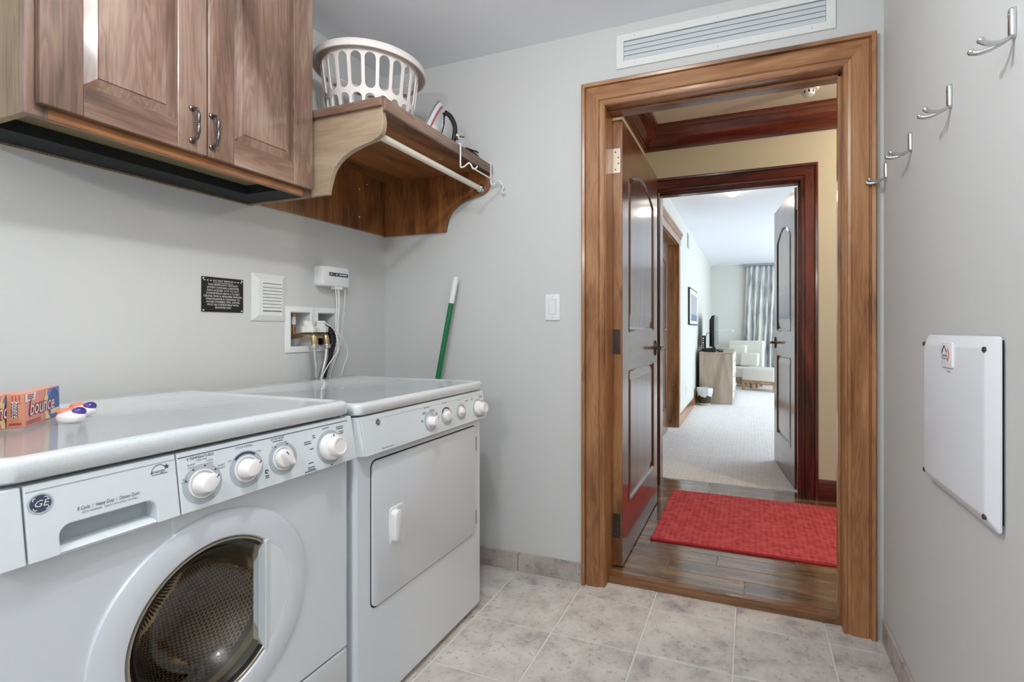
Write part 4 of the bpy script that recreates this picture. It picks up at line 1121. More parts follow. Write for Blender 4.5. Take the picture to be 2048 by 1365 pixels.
part('drain_hose', MB().tube(dh, [0.0155 + (0.0022 if (k % 3 == 0 and 8 < k < 50) else 0) for k in range(len(dh))], 12), M['rubber'], ob, smooth=30)

lk = thing('leak_alarm', 'white wall-mounted alarm box with wires hanging beside the outlet box', 'alarm box', (XL, 1.73, 1.30))
part('housing', on_left(plate(1.655, 1.810, 1.312, 1.402, 0.0008, 0.052, 0.012, 0.008), XL, 0, 0), M['whiteplastic'], lk, smooth=40)
part('label_strip', on_left(plate(1.690, 1.800, 1.358, 1.374, 0.0518, 0.0526), XL, 0, 0), M['ink'], lk)
for y, c in ((1.702, M['white']), (1.718, plain('red_led', srgb(190, 60, 60), 0.4)), (1.734, M['white'])):
    part('indicator', on_left(disc(y, 1.366, 0.0035, 0.0525, 0.0532, 12), XL, 0, 0), c, lk)
for k in range(5):
    part('label_print', on_left(MB().box(1.748 + k * 0.009, 1.755 + k * 0.009, 1.364, 1.369, 0.0525, 0.0529), XL, 0, 0), M['white'], lk)
part('cable_gland', on_left(plate(1.730, 1.775, 1.302, 1.314, 0.02, 0.046, 0.004), XL, 0, 0), M['whiteplastic'], lk)
for pts in ([(XL + 0.04, 1.738, 1.305), (XL + 0.06, 1.725, 1.24), (XL + 0.075, 1.705, 1.13), (XL + 0.085, 1.700, 1.09), (XL + 0.09, 1.700, 1.03), (XL + 0.08, 1.66, 0.97), (XL + 0.06, 1.63, 0.90)],
            [(XL + 0.04, 1.752, 1.305), (XL + 0.06, 1.735, 1.24), (XL + 0.08, 1.708, 1.12), (XL + 0.09, 1.66, 1.135), (XL + 0.09, 1.62, 1.148), (XL + 0.085, 1.60, 1.14)],
            [(XL + 0.04, 1.760, 1.305), (XL + 0.06, 1.74, 1.22), (XL + 0.08, 1.712, 1.115), (XL + 0.075, 1.76, 1.06), (XL + 0.06, 1.79, 1.01), (XL + 0.05, 1.775, 0.95), (XL + 0.04, 1.76, 0.88)],
            [(XL + 0.03, 1.806, 1.312), (XL + 0.03, 1.803, 1.25), (XL + 0.03, 1.79, 1.15), (XL + 0.03, 1.775, 1.05), (XL + 0.035, 1.73, 0.97), (XL + 0.04, 1.70, 0.90)]):
    part('wire', MB().tube(spline(pts, 8), 0.0022, 6), M['whiteplastic'], lk, smooth=60)

# ------------------------------------------------------------------ cartons and detergent pods on the washer lid
LZ = 0.9268
def print_material(name, c):
    return plain(name, c, 0.45)
M['carton'] = print_material('orange_carton', srgb(232, 158, 140)); M['carton_side'] = print_material('brown_carton_side', srgb(205, 142, 112))
M['carton_blue'] = print_material('carton_blue', srgb(60, 100, 160)); M['carton_cream'] = print_material('carton_cream', srgb(240, 212, 160)); M['carton_lilac'] = print_material('carton_lilac', srgb(130, 130, 205))
M['carton_red'] = print_material('carton_red', srgb(176, 70, 80)); M['violet'] = plain('violet_gel', srgb(74, 44, 140), 0.12, coat=1.0); M['orange_gel'] = plain('orange_gel', srgb(238, 132, 104), 0.12, coat=1.0)
def carton(label, near):
    d = Vector((-0.7605, 0.6493, 0)); n = Vector((-0.6493, -0.7605, 0)); L_, H_, T_ = 0.171, 0.067, 0.025
    near = Vector(near)
    out = -n
    root = thing('softener_carton', label, 'carton', near + d * L_ / 2 + n * T_ / 2, 'cartons on the washer lid')
    P = lambda a, h, t=0.0: near + d * a + n * t + Vector((0, 0, h))
    body = MB().loft([[tuple(P(0, h)), tuple(P(L_, h)), tuple(P(L_, h, T_)), tuple(P(0, h, T_))] for h in (0, H_)])
    part('carton_body', body, M['carton'], root, bevel=0.0008)
    e = 0.0006
    def face(pts, mat, lift, nm='print'):
        m = MB().add([tuple(P(a, h) + out * lift) for a, h in pts], [tuple(range(len(pts)))])
        return part(nm, m, mat, root)
    def arc(ca, ch, r0, r1, a0, a1, mat, lift, sq_=1.0):
        n_ = 20
        pts = [(ca + r1 * math.cos(a0 + (a1 - a0) * k / n_), ch + sq_ * r1 * math.sin(a0 + (a1 - a0) * k / n_)) for k in range(n_ + 1)]
        pts += [(ca + r0 * math.cos(a0 + (a1 - a0) * k / n_), ch + sq_ * r0 * math.sin(a0 + (a1 - a0) * k / n_)) for k in reversed(range(n_ + 1))] if r0 > 0 else []
        pts = [(min(max(a, 0.001), L_ - 0.001), min(max(h, 0.001), H_ - 0.001)) for a, h in pts]
        face(pts, mat, lift)
    arc(0.142, 0.033, 0, 0.052, 0, 2 * PI, M['carton_cream'], e)
    arc(0.146, 0.032, 0, 0.038, 0, 2 * PI, M['carton_blue'], e * 1.6)
    arc(0.140, 0.036, 0.028, 0.040, 0.15 * PI, 0.85 * PI, M['carton_lilac'], e * 2.0)
    face([(0.122, 0.009), (0.166, 0.009), (0.166, 0.020), (0.122, 0.020)], M['carton_cream'], e * 2.2)
    face([(0.002, 0.050), (0.045, 0.050), (0.052, 0.0655), (0.002, 0.0655)], M['white'], e)
    for k in range(3):
        face([(0.012, 0.054 + k * 0.0036), (0.040, 0.054 + k * 0.0036), (0.040, 0.0562 + k * 0.0036), (0.012, 0.0562 + k * 0.0036)], M['carton_red'], e * 1.5)
    for k in range(3):
        face([(0.006, 0.004 + k * 0.0028), (0.075, 0.004 + k * 0.0028), (0.075, 0.0052 + k * 0.0028), (0.006, 0.0052 + k * 0.0028)], M['carton_red'], e)
    for off_, mt, lf in ((0.0022, M['carton_red'], 2.6), (0.0, M['white'], 3.4)):
        lettering('bounce', 0.043, tuple(P(0.078, 0.034) + out * e * lf), tuple(d), (0, 0, 1), mt, root, shear=0.2, width=0.118 + off_ * 2, offset=off_)
    # short side
    S = lambda t, h: near + n * t + Vector((0, 0, h)) - d * e
    part('side_print', MB().add([tuple(S(0.0002, 0.0005)), tuple(S(T_ - 0.0002, 0.0005)), tuple(S(T_ - 0.0002, H_ - 0.0005)), tuple(S(0.0002, H_ - 0.0005))], [(0, 1, 2, 3)]), M['carton_side'], root)
    for off_, mt, lf in ((0.0012, M['ink'], 0.5), (0.0, M['white'], 1.0)):
        lettering('bounce', 0.016, tuple(near + n * (T_ * 0.5) + Vector((0, 0, 0.036)) - d * e * (1 + lf)), (0, 0, -1), tuple(-n), mt, root, width=0.030, offset=off_)
    for k in range(3):
        q = 0.006 + k * 0.005
        part('side_print', MB().add([tuple(S(q, 0.054) - d * e), tuple(S(q + 0.0015, 0.054) - d * e), tuple(S(q + 0.0015, 0.064) - d * e), tuple(S(q, 0.064) - d * e)], [(0, 1, 2, 3)]), M['carton_red'], root)
    part('side_print', MB().add([tuple(S(T_ * 0.5 + 0.009 * s_, 0.006 + 0.004 * k) - d * e) for s_, k in ((-1, 0), (1, 0), (1, 1), (-1, 1))], [(0, 1, 2, 3)]), M['carton_red'], root)
    return root
carton('orange fabric softener carton with white lettering, nearer to the laundry pods', (-1.333, 0.544, LZ))
carton('orange fabric softener carton cut off by the left edge of the picture', Vector((-1.333, 0.544, LZ)) + Vector((-0.6493, -0.7605, 0)) * 0.027 - Vector((-0.7605, 0.6493, 0)) * 0.115)
def pod(c, ang, label):
    root = thing('detergent_pod', label, 'laundry pod', (c[0], c[1], LZ))
    Rm = Matrix.Translation(Vector((c[0], c[1], LZ))) @ Matrix.Rotation(ang, 4, 'Z')
    film = plain('pod_film', srgb(238, 234, 232), 0.12, coat=1.0)
    part('powder_pouch', MB().ellipsoid((0, 0, 0.0145), 0.0245, 0.020, 0.0143).xf(Rm), film, root, smooth=60)
    part('orange_lobe', MB().ellipsoid((-0.008, 0.001, 0.0235), 0.0165, 0.0145, 0.0100).xf(Rm), M['orange_gel'], root, smooth=60)
    part('violet_lobe', MB().ellipsoid((0.0125, 0.002, 0.0235), 0.0115, 0.0135, 0.0105).xf(Rm), M['violet'], root, smooth=60)
pod((-1.303, 0.603), math.radians(30), 'glossy orange and violet laundry pod in front, nearest the washer edge')
pod((-1.372, 0.655), math.radians(30), 'glossy orange and violet laundry pod further back, half hidden')

# ------------------------------------------------------------------ switch, return grille, hooks, panel cover
ls = thing('light_switch', 'white rocker light switch on the wall left of the doorway', 'light switch', (-0.830, YB, 1.163))
part('switch_plate', on_back(plate(-0.866, -0.795, 1.162, 1.281, 0.0008, 0.0065, 0.005, 0.003), 0, YB, 0), M['whiteplastic'], ls, smooth=40)
part('rocker_frame', on_back(plate(-0.8475, -0.8125, 1.1895, 1.2585, 0.006, 0.0071, 0.002), 0, YB, 0), M['dial'], ls)
part('rocker', on_back(MB().loft([[(-0.846, 1.191, n0), (-0.814, 1.191, n0), (-0.814, 1.257, n1), (-0.846, 1.257, n1)] for n0, n1 in ((0.006, 0.006), (0.0075, 0.0105))]), 0, YB, 0), M['whiteplastic'], ls, bevel=0.001)
for z in (1.174, 1.270):
    part('screw', on_back(disc(-0.830, z, 0.0028, 0.006, 0.0068, 10, 0.0008), 0, YB, 0), M['greymetal'], ls)

gr = thing('return_air_grille', 'long white slatted return air grille above the laundry doorway', 'air grille', (-0.117, YB, 2.243))
g0, g1, h0, h1 = -0.535, 0.302, 2.243, 2.388
gf = MB()
gf.loft([sq(g0, g1, h0, h1, 0.001), sq(g0, g1, h0, h1, 0.006), sq(g0 + 0.002, g1 - 0.002, h0 + 0.002, h1 - 0.002, 0.008), sq(g0 + 0.033, g1 - 0.033, h0 + 0.030, h1 - 0.030, 0.008), sq(g0 + 0.034, g1 - 0.034, h0 + 0.031, h1 - 0.031, 0.001)], cap=False)
part('frame', on_back(gf, 0, YB, 0), M['whitemetal'], gr)
part('backing', on_back(plate(g0 + 0.03, g1 - 0.03, h0 + 0.028, h1 - 0.028, 0.0008, 0.0016), 0, YB, 0), M['dark_gap'], gr)
for k in range(4):
    z = h0 + 0.0312 + (h1 - h0 - 0.0640) * (k + 0.5) / 4
    part('slat', on_back(MB().loft([[(u, z - 0.0105, 0.0062), (u, z - 0.0095, 0.0078), (u, z + 0.0092, 0.0040), (u, z + 0.0090, 0.0026)] for u in (g0 + 0.0345, g1 - 0.0345)]), 0, YB, 0), M['greymetal'], gr)
for u in (-0.455, -0.117, 0.222):
    for z in (h0 + 0.015, h1 - 0.015):
        part('screw', on_back(disc(u, z, 0.0035, 0.0075, 0.0085, 10, 0.0012), 0, YB, 0), M['greymetal'], gr, smooth=40)

def coat_hook(y, label):
    root = thing('coat_hook', label, 'coat hook', (XR, y, 1.654), 'coat hooks in a row on the right wall')
    z0 = 1.654
    pl = MB().loft([[(p[0], p[1], n) for p in rrect(-0.0075 + i_, 0.0075 - i_, z0 + i_, z0 + 0.058 - i_, 0.0070 - i_ * 0.8)] for i_, n in ((0, 0.0008), (0, 0.006), (0.002, 0.0085), (0.0045, 0.0095))])
    part('backplate', on_right(pl, XR, y, 0), M['nickel'], root, smooth=45)
    part('screw', on_right(disc(0, z0 + 0.044, 0.0030, 0.009, 0.0098, 10, 0.001), XR, y, 0), M['nickel'], root, smooth=40)
    for s_ in (-1, 1):
        path = spline([(0, z0 + 0.006, 0.005), (s_ * 0.003, z0 - 0.001, 0.014), (s_ * 0.009, z0 - 0.007, 0.030), (s_ * 0.016, z0 - 0.008, 0.046), (s_ * 0.021, z0 - 0.004, 0.058)], 6)
        rad = [0.0030 + 0.0024 * (i / (len(path) - 1)) for i in range(len(path))]
        b = part('prong', on_right(MB().tube([(p.x, p.y, p.z) for p in path], rad, 10), XR, y, 0), M['nickel'], root, smooth=60)
        q = path[-1]
        part('knob_end', on_right(MB().ellipsoid((q.x, q.y + 0.001, q.z), 0.0064, 0.0064, 0.0064, 14, 10), XR, y, 0), M['nickel'], b, smooth=60)
coat_hook(1.155, 'two-pronged chrome coat hook nearest the viewer, largest of the four')
coat_hook(1.463, 'two-pronged chrome coat hook, second from the viewer on the right wall')
coat_hook(1.777, 'two-pronged chrome coat hook, third from the viewer on the right wall')
coat_hook(2.064, 'two-pronged chrome coat hook next to the door casing, smallest of the four')

mp = thing('media_panel_cover', 'white metal panel cover with four screws and a small badge on the right wall', 'panel cover', (XR, 1.40, 0.73))
# local u runs towards the viewer: u = -y
part('wall_box', on_right(plate(-1.56, -1.195, 0.745, 1.10, 0.0008, 0.004), XR, 0, 0), M['dark_gap'], mp)
cv = MB()
nu = 12
def cover_ring(d, n, bow=0.0):
    """bowed left edge comes from the sheet standing off the wall"""
    a0, a1, c0, c1 = -1.598 + d, -1.188 - d, 0.728 + d, 1.107 - d
    return [(p[0], p[1], n) for p in rrect(a0, a1, c0, c1, 0.010, 4)]
cv.loft([cover_ring(0.0, 0.006), cover_ring(0.0, 0.009), cover_ring(0.003, 0.011), cover_ring(0.022, 0.024), cover_ring(0.027, 0.0255)])
part('cover', on_right(cv, XR, 0, 0), plain('cover_enamel', srgb(232, 234, 238), 0.4), mp, smooth=20)
for u, z in ((-1.572, 1.083), (-1.214, 1.081), (-1.214, 0.753), (-1.572, 0.753)):
    part('screw', on_right(disc(u, z, 0.0058, 0.023, 0.0262, 14, 0.002), XR, 0, 0), M['pewter'], mp, smooth=40)
bdg = part('badge', on_right(plate(-1.432, -1.367, 1.033, 1.091, 0.0250, 0.0295, 0.004, 0.0015), XR, 0, 0), M['whiteplastic'], mp, smooth=40)
XB = XR - 0.0299
part('roof_mark', MB().tube([(XB, 1.428, 1.066), (XB, 1.412, 1.083), (XB, 1.396, 1.068)], 0.0011, 6), M['ink'], bdg)
part('flame_mark', on_right(annulus(-1.398, 1.062, 0.012, 0.0165, 0.0296, 0.0301, 18, (-1.2, 1.2)), XR, 0, 0), plain('badge_orange', srgb(228, 130, 90), 0.5), bdg)
lettering('Leviton', 0.0115, (XB - 0.0003, 1.409, 1.0605), (0, -1, 0), (0, 0, 1), M['ink_dark'], bdg, width=0.034)
part('rule_mark', MB().box(XB - 0.0003, XB, 1.393, 1.424, 1.0525, 1.0538), M['ink'], bdg)
part('sticker', on_right(plate(-1.418, -1.375, 1.018, 1.029, 0.0253, 0.0258), XR, 0, 0), M['whiteplastic'], mp)
part('sticker_print', on_right(plate(-1.408, -1.386, 1.0215, 1.0255, 0.0258, 0.0261), XR, 0, 0), M['dial'], mp)

# ------------------------------------------------------------------ doors
def arc_pts(a0, a1, zs, rise, n=14):
    """arched top edge from a0 to a1"""
    return [(a0 + (a1 - a0) * k / n, zs + rise * math.sin(PI * k / n) ** 0.9) for k in range(n + 1)]
def door_leaf(name, label, width, z0, z1, thick, panels, mats, mat_mtx, edge_mat):
    """leaf built along +u (0..width), thickness along w (0..thick); mat_mtx maps (u,w,z) to the room"""
    root = thing(name, label, 'door', tuple(mat_mtx @ Vector((0, thick / 2, z0))), kind='structure')
    def T(mb): return mb.xf(mat_mtx)
    st_, c = 0.132, 0.010
    (lo0, lo1), (up0, up1, rise) = panels
    part('door_core', T(MB().box(0.004, width - 0.004, c, thick - c, z0 + 0.004, z1 - 0.004)), mats['z'], root)
    part('stile', T(MB().box(0, st_, 0, thick, z0, z1)), edge_mat, root, bevel=0.0015)
    part('stile', T(MB().box(width - st_, width, 0, thick, z0, z1)), mats['z'], root, bevel=0.0015)
    part('rail', T(MB().box(st_, width - st_, 0.0002, thick - 0.0002, z0, lo0)), mats['h'], root)
    part('rail', T(MB().box(st_, width - st_, 0.0002, thick - 0.0002, lo1, up0)), mats['h'], root)
    top = [(st_, z1)] + arc_pts(st_, width - st_, up1, rise) + [(width - st_, z1)]
    part('rail', T(MB().loft([[(p[0], w, p[1]) for p in top] for w in (0.0002, thick - 0.0002)])), mats['h'], root)
    lowp = [(st_, lo0), (width - st_, lo0), (width - st_, lo1), (st_, lo1)]
    upp = [(st_, up0), (width - st_, up0)] + list(reversed(arc_pts(st_, width - st_, up1, rise)))
    for nm, pts in (('lower_panel', lowp), ('upper_panel', upp)):
        cu = sum(p[0] for p in pts) / len(pts); cz = sum(p[1] for p in pts) / len(pts)
        du = (width / 2 - st_); dz_ = (max(p[1] for p in pts) - min(p[1] for p in pts)) / 2
        def ins(d):
            return [(width / 2 + (p[0] - width / 2) * (du - d) / du, cz + (p[1] - cz) * (dz_ - d) / dz_) for p in pts]
        for side in (0, 1):
            f = (lambda n: n) if side == 0 else (lambda n: thick - n)
            part(nm, T(MB().loft([[(p[0], f(0.0125), p[1]) for p in ins(0.012)], [(p[0], f(0.0105), p[1]) for p in ins(0.014)], [(p[0], f(0.003), p[1]) for p in ins(0.050)], [(p[0], f(0.0028), p[1]) for p in ins(0.054)]])), mats['z'], root)
            # moulding around the panel
            ring = []
            prof = [(-0.001, 0.0045), (-0.002, -0.002), (0.003, -0.003), (0.010, 0.002), (0.013, 0.010), (-0.001, 0.011)]
            m = MB()
            rings = [[(p[0], f(n), p[1]) for p in ins(d)] for d, n in prof]
            m.loft(rings + [rings[0]], cap=False)
            part('panel_moulding', T(m), mats['z'], root, smooth=40)
    return root
def lever(root, base, along, out_v, mat, flip=1):
    """oval escutcheon with lever; along = lever direction"""
    b = Vector(base); a = Vector(along).normalized(); o = Vector(out_v).normalized(); up = Vector((0, 0, 1))
    es = [(0.021 * math.cos(t), 0.047 * math.sin(t)) for t in [2 * PI * k / 20 for k in range(20)]]
    h = part('lever_handle', MB().loft([[tuple(b + a * p[0] * k + up * p[1] * k + o * n) for p in es] for k, n in ((1, 0), (1, 0.006), (0.7, 0.010))]), mat, root, smooth=40)
    part('lever_neck', MB().tube([b + o * 0.008, b + o * 0.05], 0.009, 10), mat, h, smooth=40)
    part('lever_arm', MB().tube(spline([b + o * 0.048 - a * 0.012, b + o * 0.052 + a * 0.02, b + o * 0.050 + a * 0.06 - up * 0.004, b + o * 0.047 + a * 0.10 + up * 0.002, b + o * 0.046 + a * 0.115 + up * 0.008], 5), 0.0085, 10), mat, h, smooth=60)
def hinge(root, x0, x1, y, z0, z1, mat, sg=-1):
    h = part('hinge', MB().box(x0, x1, y + sg * 0.0025, y - sg * 0.001, z0, z1), mat, root, bevel=0.001)
    for k, zz in enumerate((0.15, 0.38, 0.62, 0.85)):
        u = x0 + (x1 - x0) * (0.35 if k in (0, 3) else 0.72)
        part('screw', MB().lathe([(0.0042, 0), (0.003, 0.0012)], (u, y + sg * 0.0024, z0 + (z1 - z0) * zz), (0, sg, 0), 10), M['pewter'], h)
    part('hinge_knuckle', MB().lathe([(0.0065, 0), (0.0065, z1 - z0)], (x0 - 0.010, y + sg * 0.004, z0), (0, 0, 1), 12), M['bronze'], h, smooth=40)

# laundry door: hinged on the left jamb, opened flat against the hall side
LX1, LX0 = -0.540, -0.587
mtx = Matrix(((0, -1, 0, LX1), (1, 0, 0, 2.240), (0, 0, 1, 0), (0, 0, 0, 1)))      # u -> +Y, w -> -X
d1 = door_leaf('door_1', 'varnished brown two-panel laundry door standing open into the hall', 0.925, 0.038, 2.083, 0.045, ((0.290, 0.922), (1.112, 1.842, 0.085)), {'z': M['doorz'], 'h': M['doory']}, mtx, M['doorz'])
lever(d1, (LX1, 3.092, 1.008), (0, -1, 0), (1, 0, 0), M['bronze'])
part('edge_board', MB().box(LX0 + 0.001, LX1 - 0.001, 2.2385, 2.2405, 0.040, 2.081), M['casez'], d1)
hinge(d1, -0.584, -0.549, 2.2385, 1.838, 1.952, M['bronze_lit']); hinge(d1, -0.588, -0.549, 2.2385, 1.008, 1.122, M['bronze']); hinge(d1, -0.590, -0.549, 2.2385, 0.166, 0.277, M['bronze'])

# bedroom door: hinged on the right jamb, opened into the bedroom
hx, hy_ = 0.288, 3.735
ex, ey = 0.196, 4.520
ln = math.hypot(ex - hx, ey - hy_); ux, uy = (ex - hx) / ln, (ey - hy_) / ln
mtx2 = Matrix(((ux, uy, 0, hx), (uy, -ux, 0, hy_), (0, 0, 1, 0), (0, 0, 0, 1)))     # u along the leaf, w towards +X side
d2 = door_leaf('door_2', 'brown two-panel bedroom door standing open beyond the hall', ln, 0.040, 2.083, 0.045, ((0.29, 0.92), (1.11, 1.80, 0.09)), {'z': M['doorz'], 'h': M['doory']}, mtx2, M['doorz'])
pb = mtx2 @ Vector((ln - 0.06, 0, 1.015))
lever(d2, tuple(pb), (-ux, -uy, 0), (-uy, ux, 0), M['bronze'])
for z in (1.78, 0.965, 0.17):
    hg = part('hinge', MB().box(hx + 0.012, hx + 0.047, hy_ - 0.006, hy_ - 0.001, z, z + 0.11), M['bronze'], d2, bevel=0.001)
part('door_closer_pin', MB().tube([(0.300, 3.715, 2.08), (0.300, 3.715, 1.93)], 0.006, 8), M['whitemetal'], d2)

# closet door in the bedroom side wall
mtx3 = Matrix(((0, -1, 0, BX0 - 0.075), (1, 0, 0, 4.05), (0, 0, 1, 0), (0, 0, 0, 1)))
d3 = door_leaf('door_3', 'brown two-panel closet door in the bedroom side wall', 1.40, 0.04, 2.06, 0.040, ((0.29, 0.92), (1.11, 1.80, 0.085)), {'z': M['doorz'], 'h': M['doory']}, mtx3, M['doorz'])
t5 = thing('trim_5', 'brown wooden casing around the closet door in the bedroom', 'door casing', (BX0, 4.9, FZ), kind='structure')
part('jamb', MB().box(BX0 - 0.119, BX0 - 0.001, 5.655, 5.719, FZ, PZ), M['casez'], t5, bevel=0.001)
part('jamb', MB().box(BX0 - 0.119, BX0 - 0.001, 4.021, 4.045, FZ, PZ), M['casez'], t5, bevel=0.001)
part('head_jamb', MB().box(BX0 - 0.119, BX0 - 0.001, 4.045, 5.655, PZ - 0.03, PZ - 0.001), M['casey'], t5, bevel=0.001)
part('casing_board', MB().box(BX0 + 0.0005, BX0 + 0.018, 5.66, 5.755, FZ, PZ + 0.0), M['casez'], t5, bevel=0.003)
part('head_casing', MB().prism([(BX0 + 0.0005, PZ - 0.02), (BX0 + 0.018, PZ - 0.02), (BX0 + 0.020, PZ + 0.05), (BX0 + 0.032, PZ + 0.06), (BX0 + 0.030, PZ + 0.075), (BX0 + 0.045, PZ + 0.10), (BX0 + 0.045, PZ + 0.115), (BX0 + 0.0005, PZ + 0.115)], 'y', 3.93, 5.78), M['casey'], t5, smooth=30)

# ------------------------------------------------------------------ red mat, smoke detector
mt = thing('door_mat', 'red waffle-textured rubber-edged door mat on the hall planks', 'door mat', (0.03, 3.02, FZ))
part('mat_pile', MB().add([(-0.475, 2.608, 0.041), (0.50, 2.612, 0.041), (0.555, 3.437, 0.041), (-0.482, 3.440, 0.041), (-0.475, 2.608, FZ + 0.0005), (0.50, 2.612, FZ + 0.0005), (0.555, 3.437, FZ + 0.0005), (-0.482, 3.440, FZ + 0.0005)], [(0, 1, 2, 3), (4, 7, 6, 5), (0, 4, 5, 1), (1, 5, 6, 2), (2, 6, 7, 3), (3, 7, 4, 0)]), M['mat'], mt, bevel=0.003)
part('mat_edging', MB().box(-0.482, 0.503, 2.592, 2.609, FZ + 0.0005, 0.0385), M['matedge'], mt, bevel=0.003)
sd = thing('smoke_detector', 'white round smoke detector on the hall ceiling', 'smoke detector', (0.325, 3.25, HZ))
part('housing', MB().lathe([(0.055, -0.001), (0.055, -0.018), (0.050, -0.024), (0.030, -0.026)], (0.325, 3.25, HZ), seg=32), M['whiteplastic'], sd, smooth=35)
for k in range(8):
    part('vent_rib', MB().lathe([(0.033, -0.024), (0.031, -0.046)], (0.325, 3.25, HZ), seg=4, cap=False, ang=(k * PI / 4 + 0.1, k * PI / 4 + 0.62)), M['whiteplastic'], sd)
part('sensor', MB().lathe([(0.026, -0.024), (0.025, -0.045)], (0.325, 3.25, HZ), seg=20), M['rubber'], sd)
part('cap', MB().lathe([(0.033, -0.044), (0.030, -0.052), (0.018, -0.056), (0.001, -0.057)], (0.325, 3.25, HZ), seg=28), M['whiteplastic'], sd, smooth=40)

# ------------------------------------------------------------------ bedroom furniture
M['pale_oak'] = wood('pale_oak', srgb(150, 132, 112), srgb(176, 160, 140), srgb(192, 178, 160), 'z', 0.5, 0.1, 0.0, contrast=0.4)
M['oak'] = wood('oak_leg', srgb(150, 104, 64), srgb(184, 138, 94), srgb(200, 160, 118), 'z', 0.4, 0.2, 0.0, contrast=0.5)
M['upholstery'] = plain('cream_upholstery', srgb(226, 222, 212), 0.9, bump=(300, 0.3, 0.001))
ds = thing('dresser', 'pale oak dresser standing along the bedroom side wall', 'dresser', (-0.45, 8.35, FZ))
part('end_panel', MB().box(-0.685, -0.225, 7.640, 7.672, FZ + 0.004, 0.772), M['pale_oak'], ds, bevel=0.002)
part('end_panel', MB().box(-0.685, -0.225, 9.12, 9.15, FZ + 0.004, 0.772), M['pale_oak'], ds, bevel=0.002)
part('carcass', MB().box(-0.683, -0.232, 7.672, 9.12, FZ + 0.06, 0.772), M['pale_oak'], ds)
part('top_board', MB().box(-0.690, -0.214, 7.630, 9.16, 0.772, 0.790), M['pale_oak'], ds, bevel=0.002)
for r_ in range(3):
    for c_ in range(3):
        y0 = 7.68 + c_ * 0.48; z0 = 0.10 + r_ * 0.222
        dw = part('drawer', MB().box(-0.232, -0.214, y0, y0 + 0.465, z0, z0 + 0.21), M['upholstery'], ds, bevel=0.002)
        for q in (0.12, 0.34):
            part('drawer_knob', MB().lathe([(0.008, 0), (0.012, 0.012), (0.013, 0.02), (0.004, 0.022)], (-0.214, y0 + q, z0 + 0.11), (1, 0, 0), 10), M['nickel'], dw, smooth=40)

tv = thing('television', 'black flat television on a stand on the dresser, seen from its edge', 'television', (-0.51, 8.4, 0.79))
part('screen_back', MB().loft([[(-0.500, 8.02, 0.86), (-0.500, 8.80, 0.86), (-0.500, 8.80, 1.345), (-0.500, 8.02, 1.345)], [(-0.535, 8.02, 0.86), (-0.535, 8.80, 0.86), (-0.535, 8.80, 1.335), (-0.535, 8.02, 1.335)], [(-0.575, 8.10, 0.86), (-0.575, 8.72, 0.86), (-0.575, 8.72, 1.27), (-0.575, 8.10, 1.27)]]), plain('tv_shell', srgb(18, 18, 20), 0.35), tv, bevel=0.003)
part('bezel', MB().box(-0.500, -0.482, 8.01, 8.81, 0.85, 1.352), plain('tv_bezel', srgb(150, 158, 160), 0.3), tv, bevel=0.003)
part('screen', MB().box(-0.482, -0.480, 8.03, 8.79, 0.87, 1.335), plain('tv_screen', srgb(10, 12, 16), 0.08), tv)
part('stand_neck', MB().box(-0.545, -0.500, 8.33, 8.49, 0.80, 0.90), M['rubber'], tv)
part('stand_base', MB().box(-0.63, -0.40, 8.18, 8.64, 0.791, 0.803), M['rubber'], tv, bevel=0.003)
part('cable', MB().tube(spline([(-0.575, 8.14, 1.06), (-0.60, 8.12, 1.075), (-0.62, 8.13, 1.05), (-0.64, 8.15, 0.95), (-0.65, 8.16, 0.80)], 6), 0.004, 6), M['rubber'], tv, smooth=60)
sb = thing('set_top_box', 'flat black set-top box on the near end of the dresser', 'media box', (-0.53, 7.80, 0.79))
part('case', MB().box(-0.625, -0.46, 7.70, 7.90, 0.797, 0.845), M['rubber'], sb, bevel=0.004)
for x_ in (-0.61, -0.475):
    for y_ in (7.715, 7.885):
        part('foot', MB().lathe([(0.008, 0), (0.008, 0.008)], (x_, y_, 0.7905), seg=10), M['rubber'], sb)
part('front_display', MB().box(-0.4605, -0.4585, 7.74, 7.86, 0.81, 0.832), M['ink'], sb)
rt_ = thing('internet_router', 'upright black router with cables between dresser wall and television', 'router', (-0.655, 8.0, 0.79))
part('case', MB().box(-0.672, -0.622, 7.94, 8.09, 0.792, 1.03), M['rubber'], rt_, bevel=0.006)
for k in range(5):
    part('port_socket', MB().box(-0.664, -0.644, 7.937, 7.9405, 0.84 + k * 0.035, 0.86 + k * 0.035), M['bronze_lit'] if k % 2 else M['white'], rt_)
part('cable', MB().tube(spline([(-0.655, 7.938, 0.85), (-0.668, 7.90, 0.83), (-0.68, 7.86, 0.80), (-0.69, 7.80, 0.797)], 5), 0.004, 6), M['rubber'], rt_, smooth=60)
rc = thing('remote_control', 'small dark remote control at the dresser front edge', 'remote control', (-0.38, 7.9, 0.79))
part('body', MB().box(-0.43, -0.36, 7.72, 7.92, 0.7905, 0.812), M['ink_dark'], rc, bevel=0.004)
for k in range(4):
    part('button', MB().box(-0.41, -0.38, 7.75 + k * 0.035, 7.765 + k * 0.035, 0.812, 0.8145), M['dial'], rc)

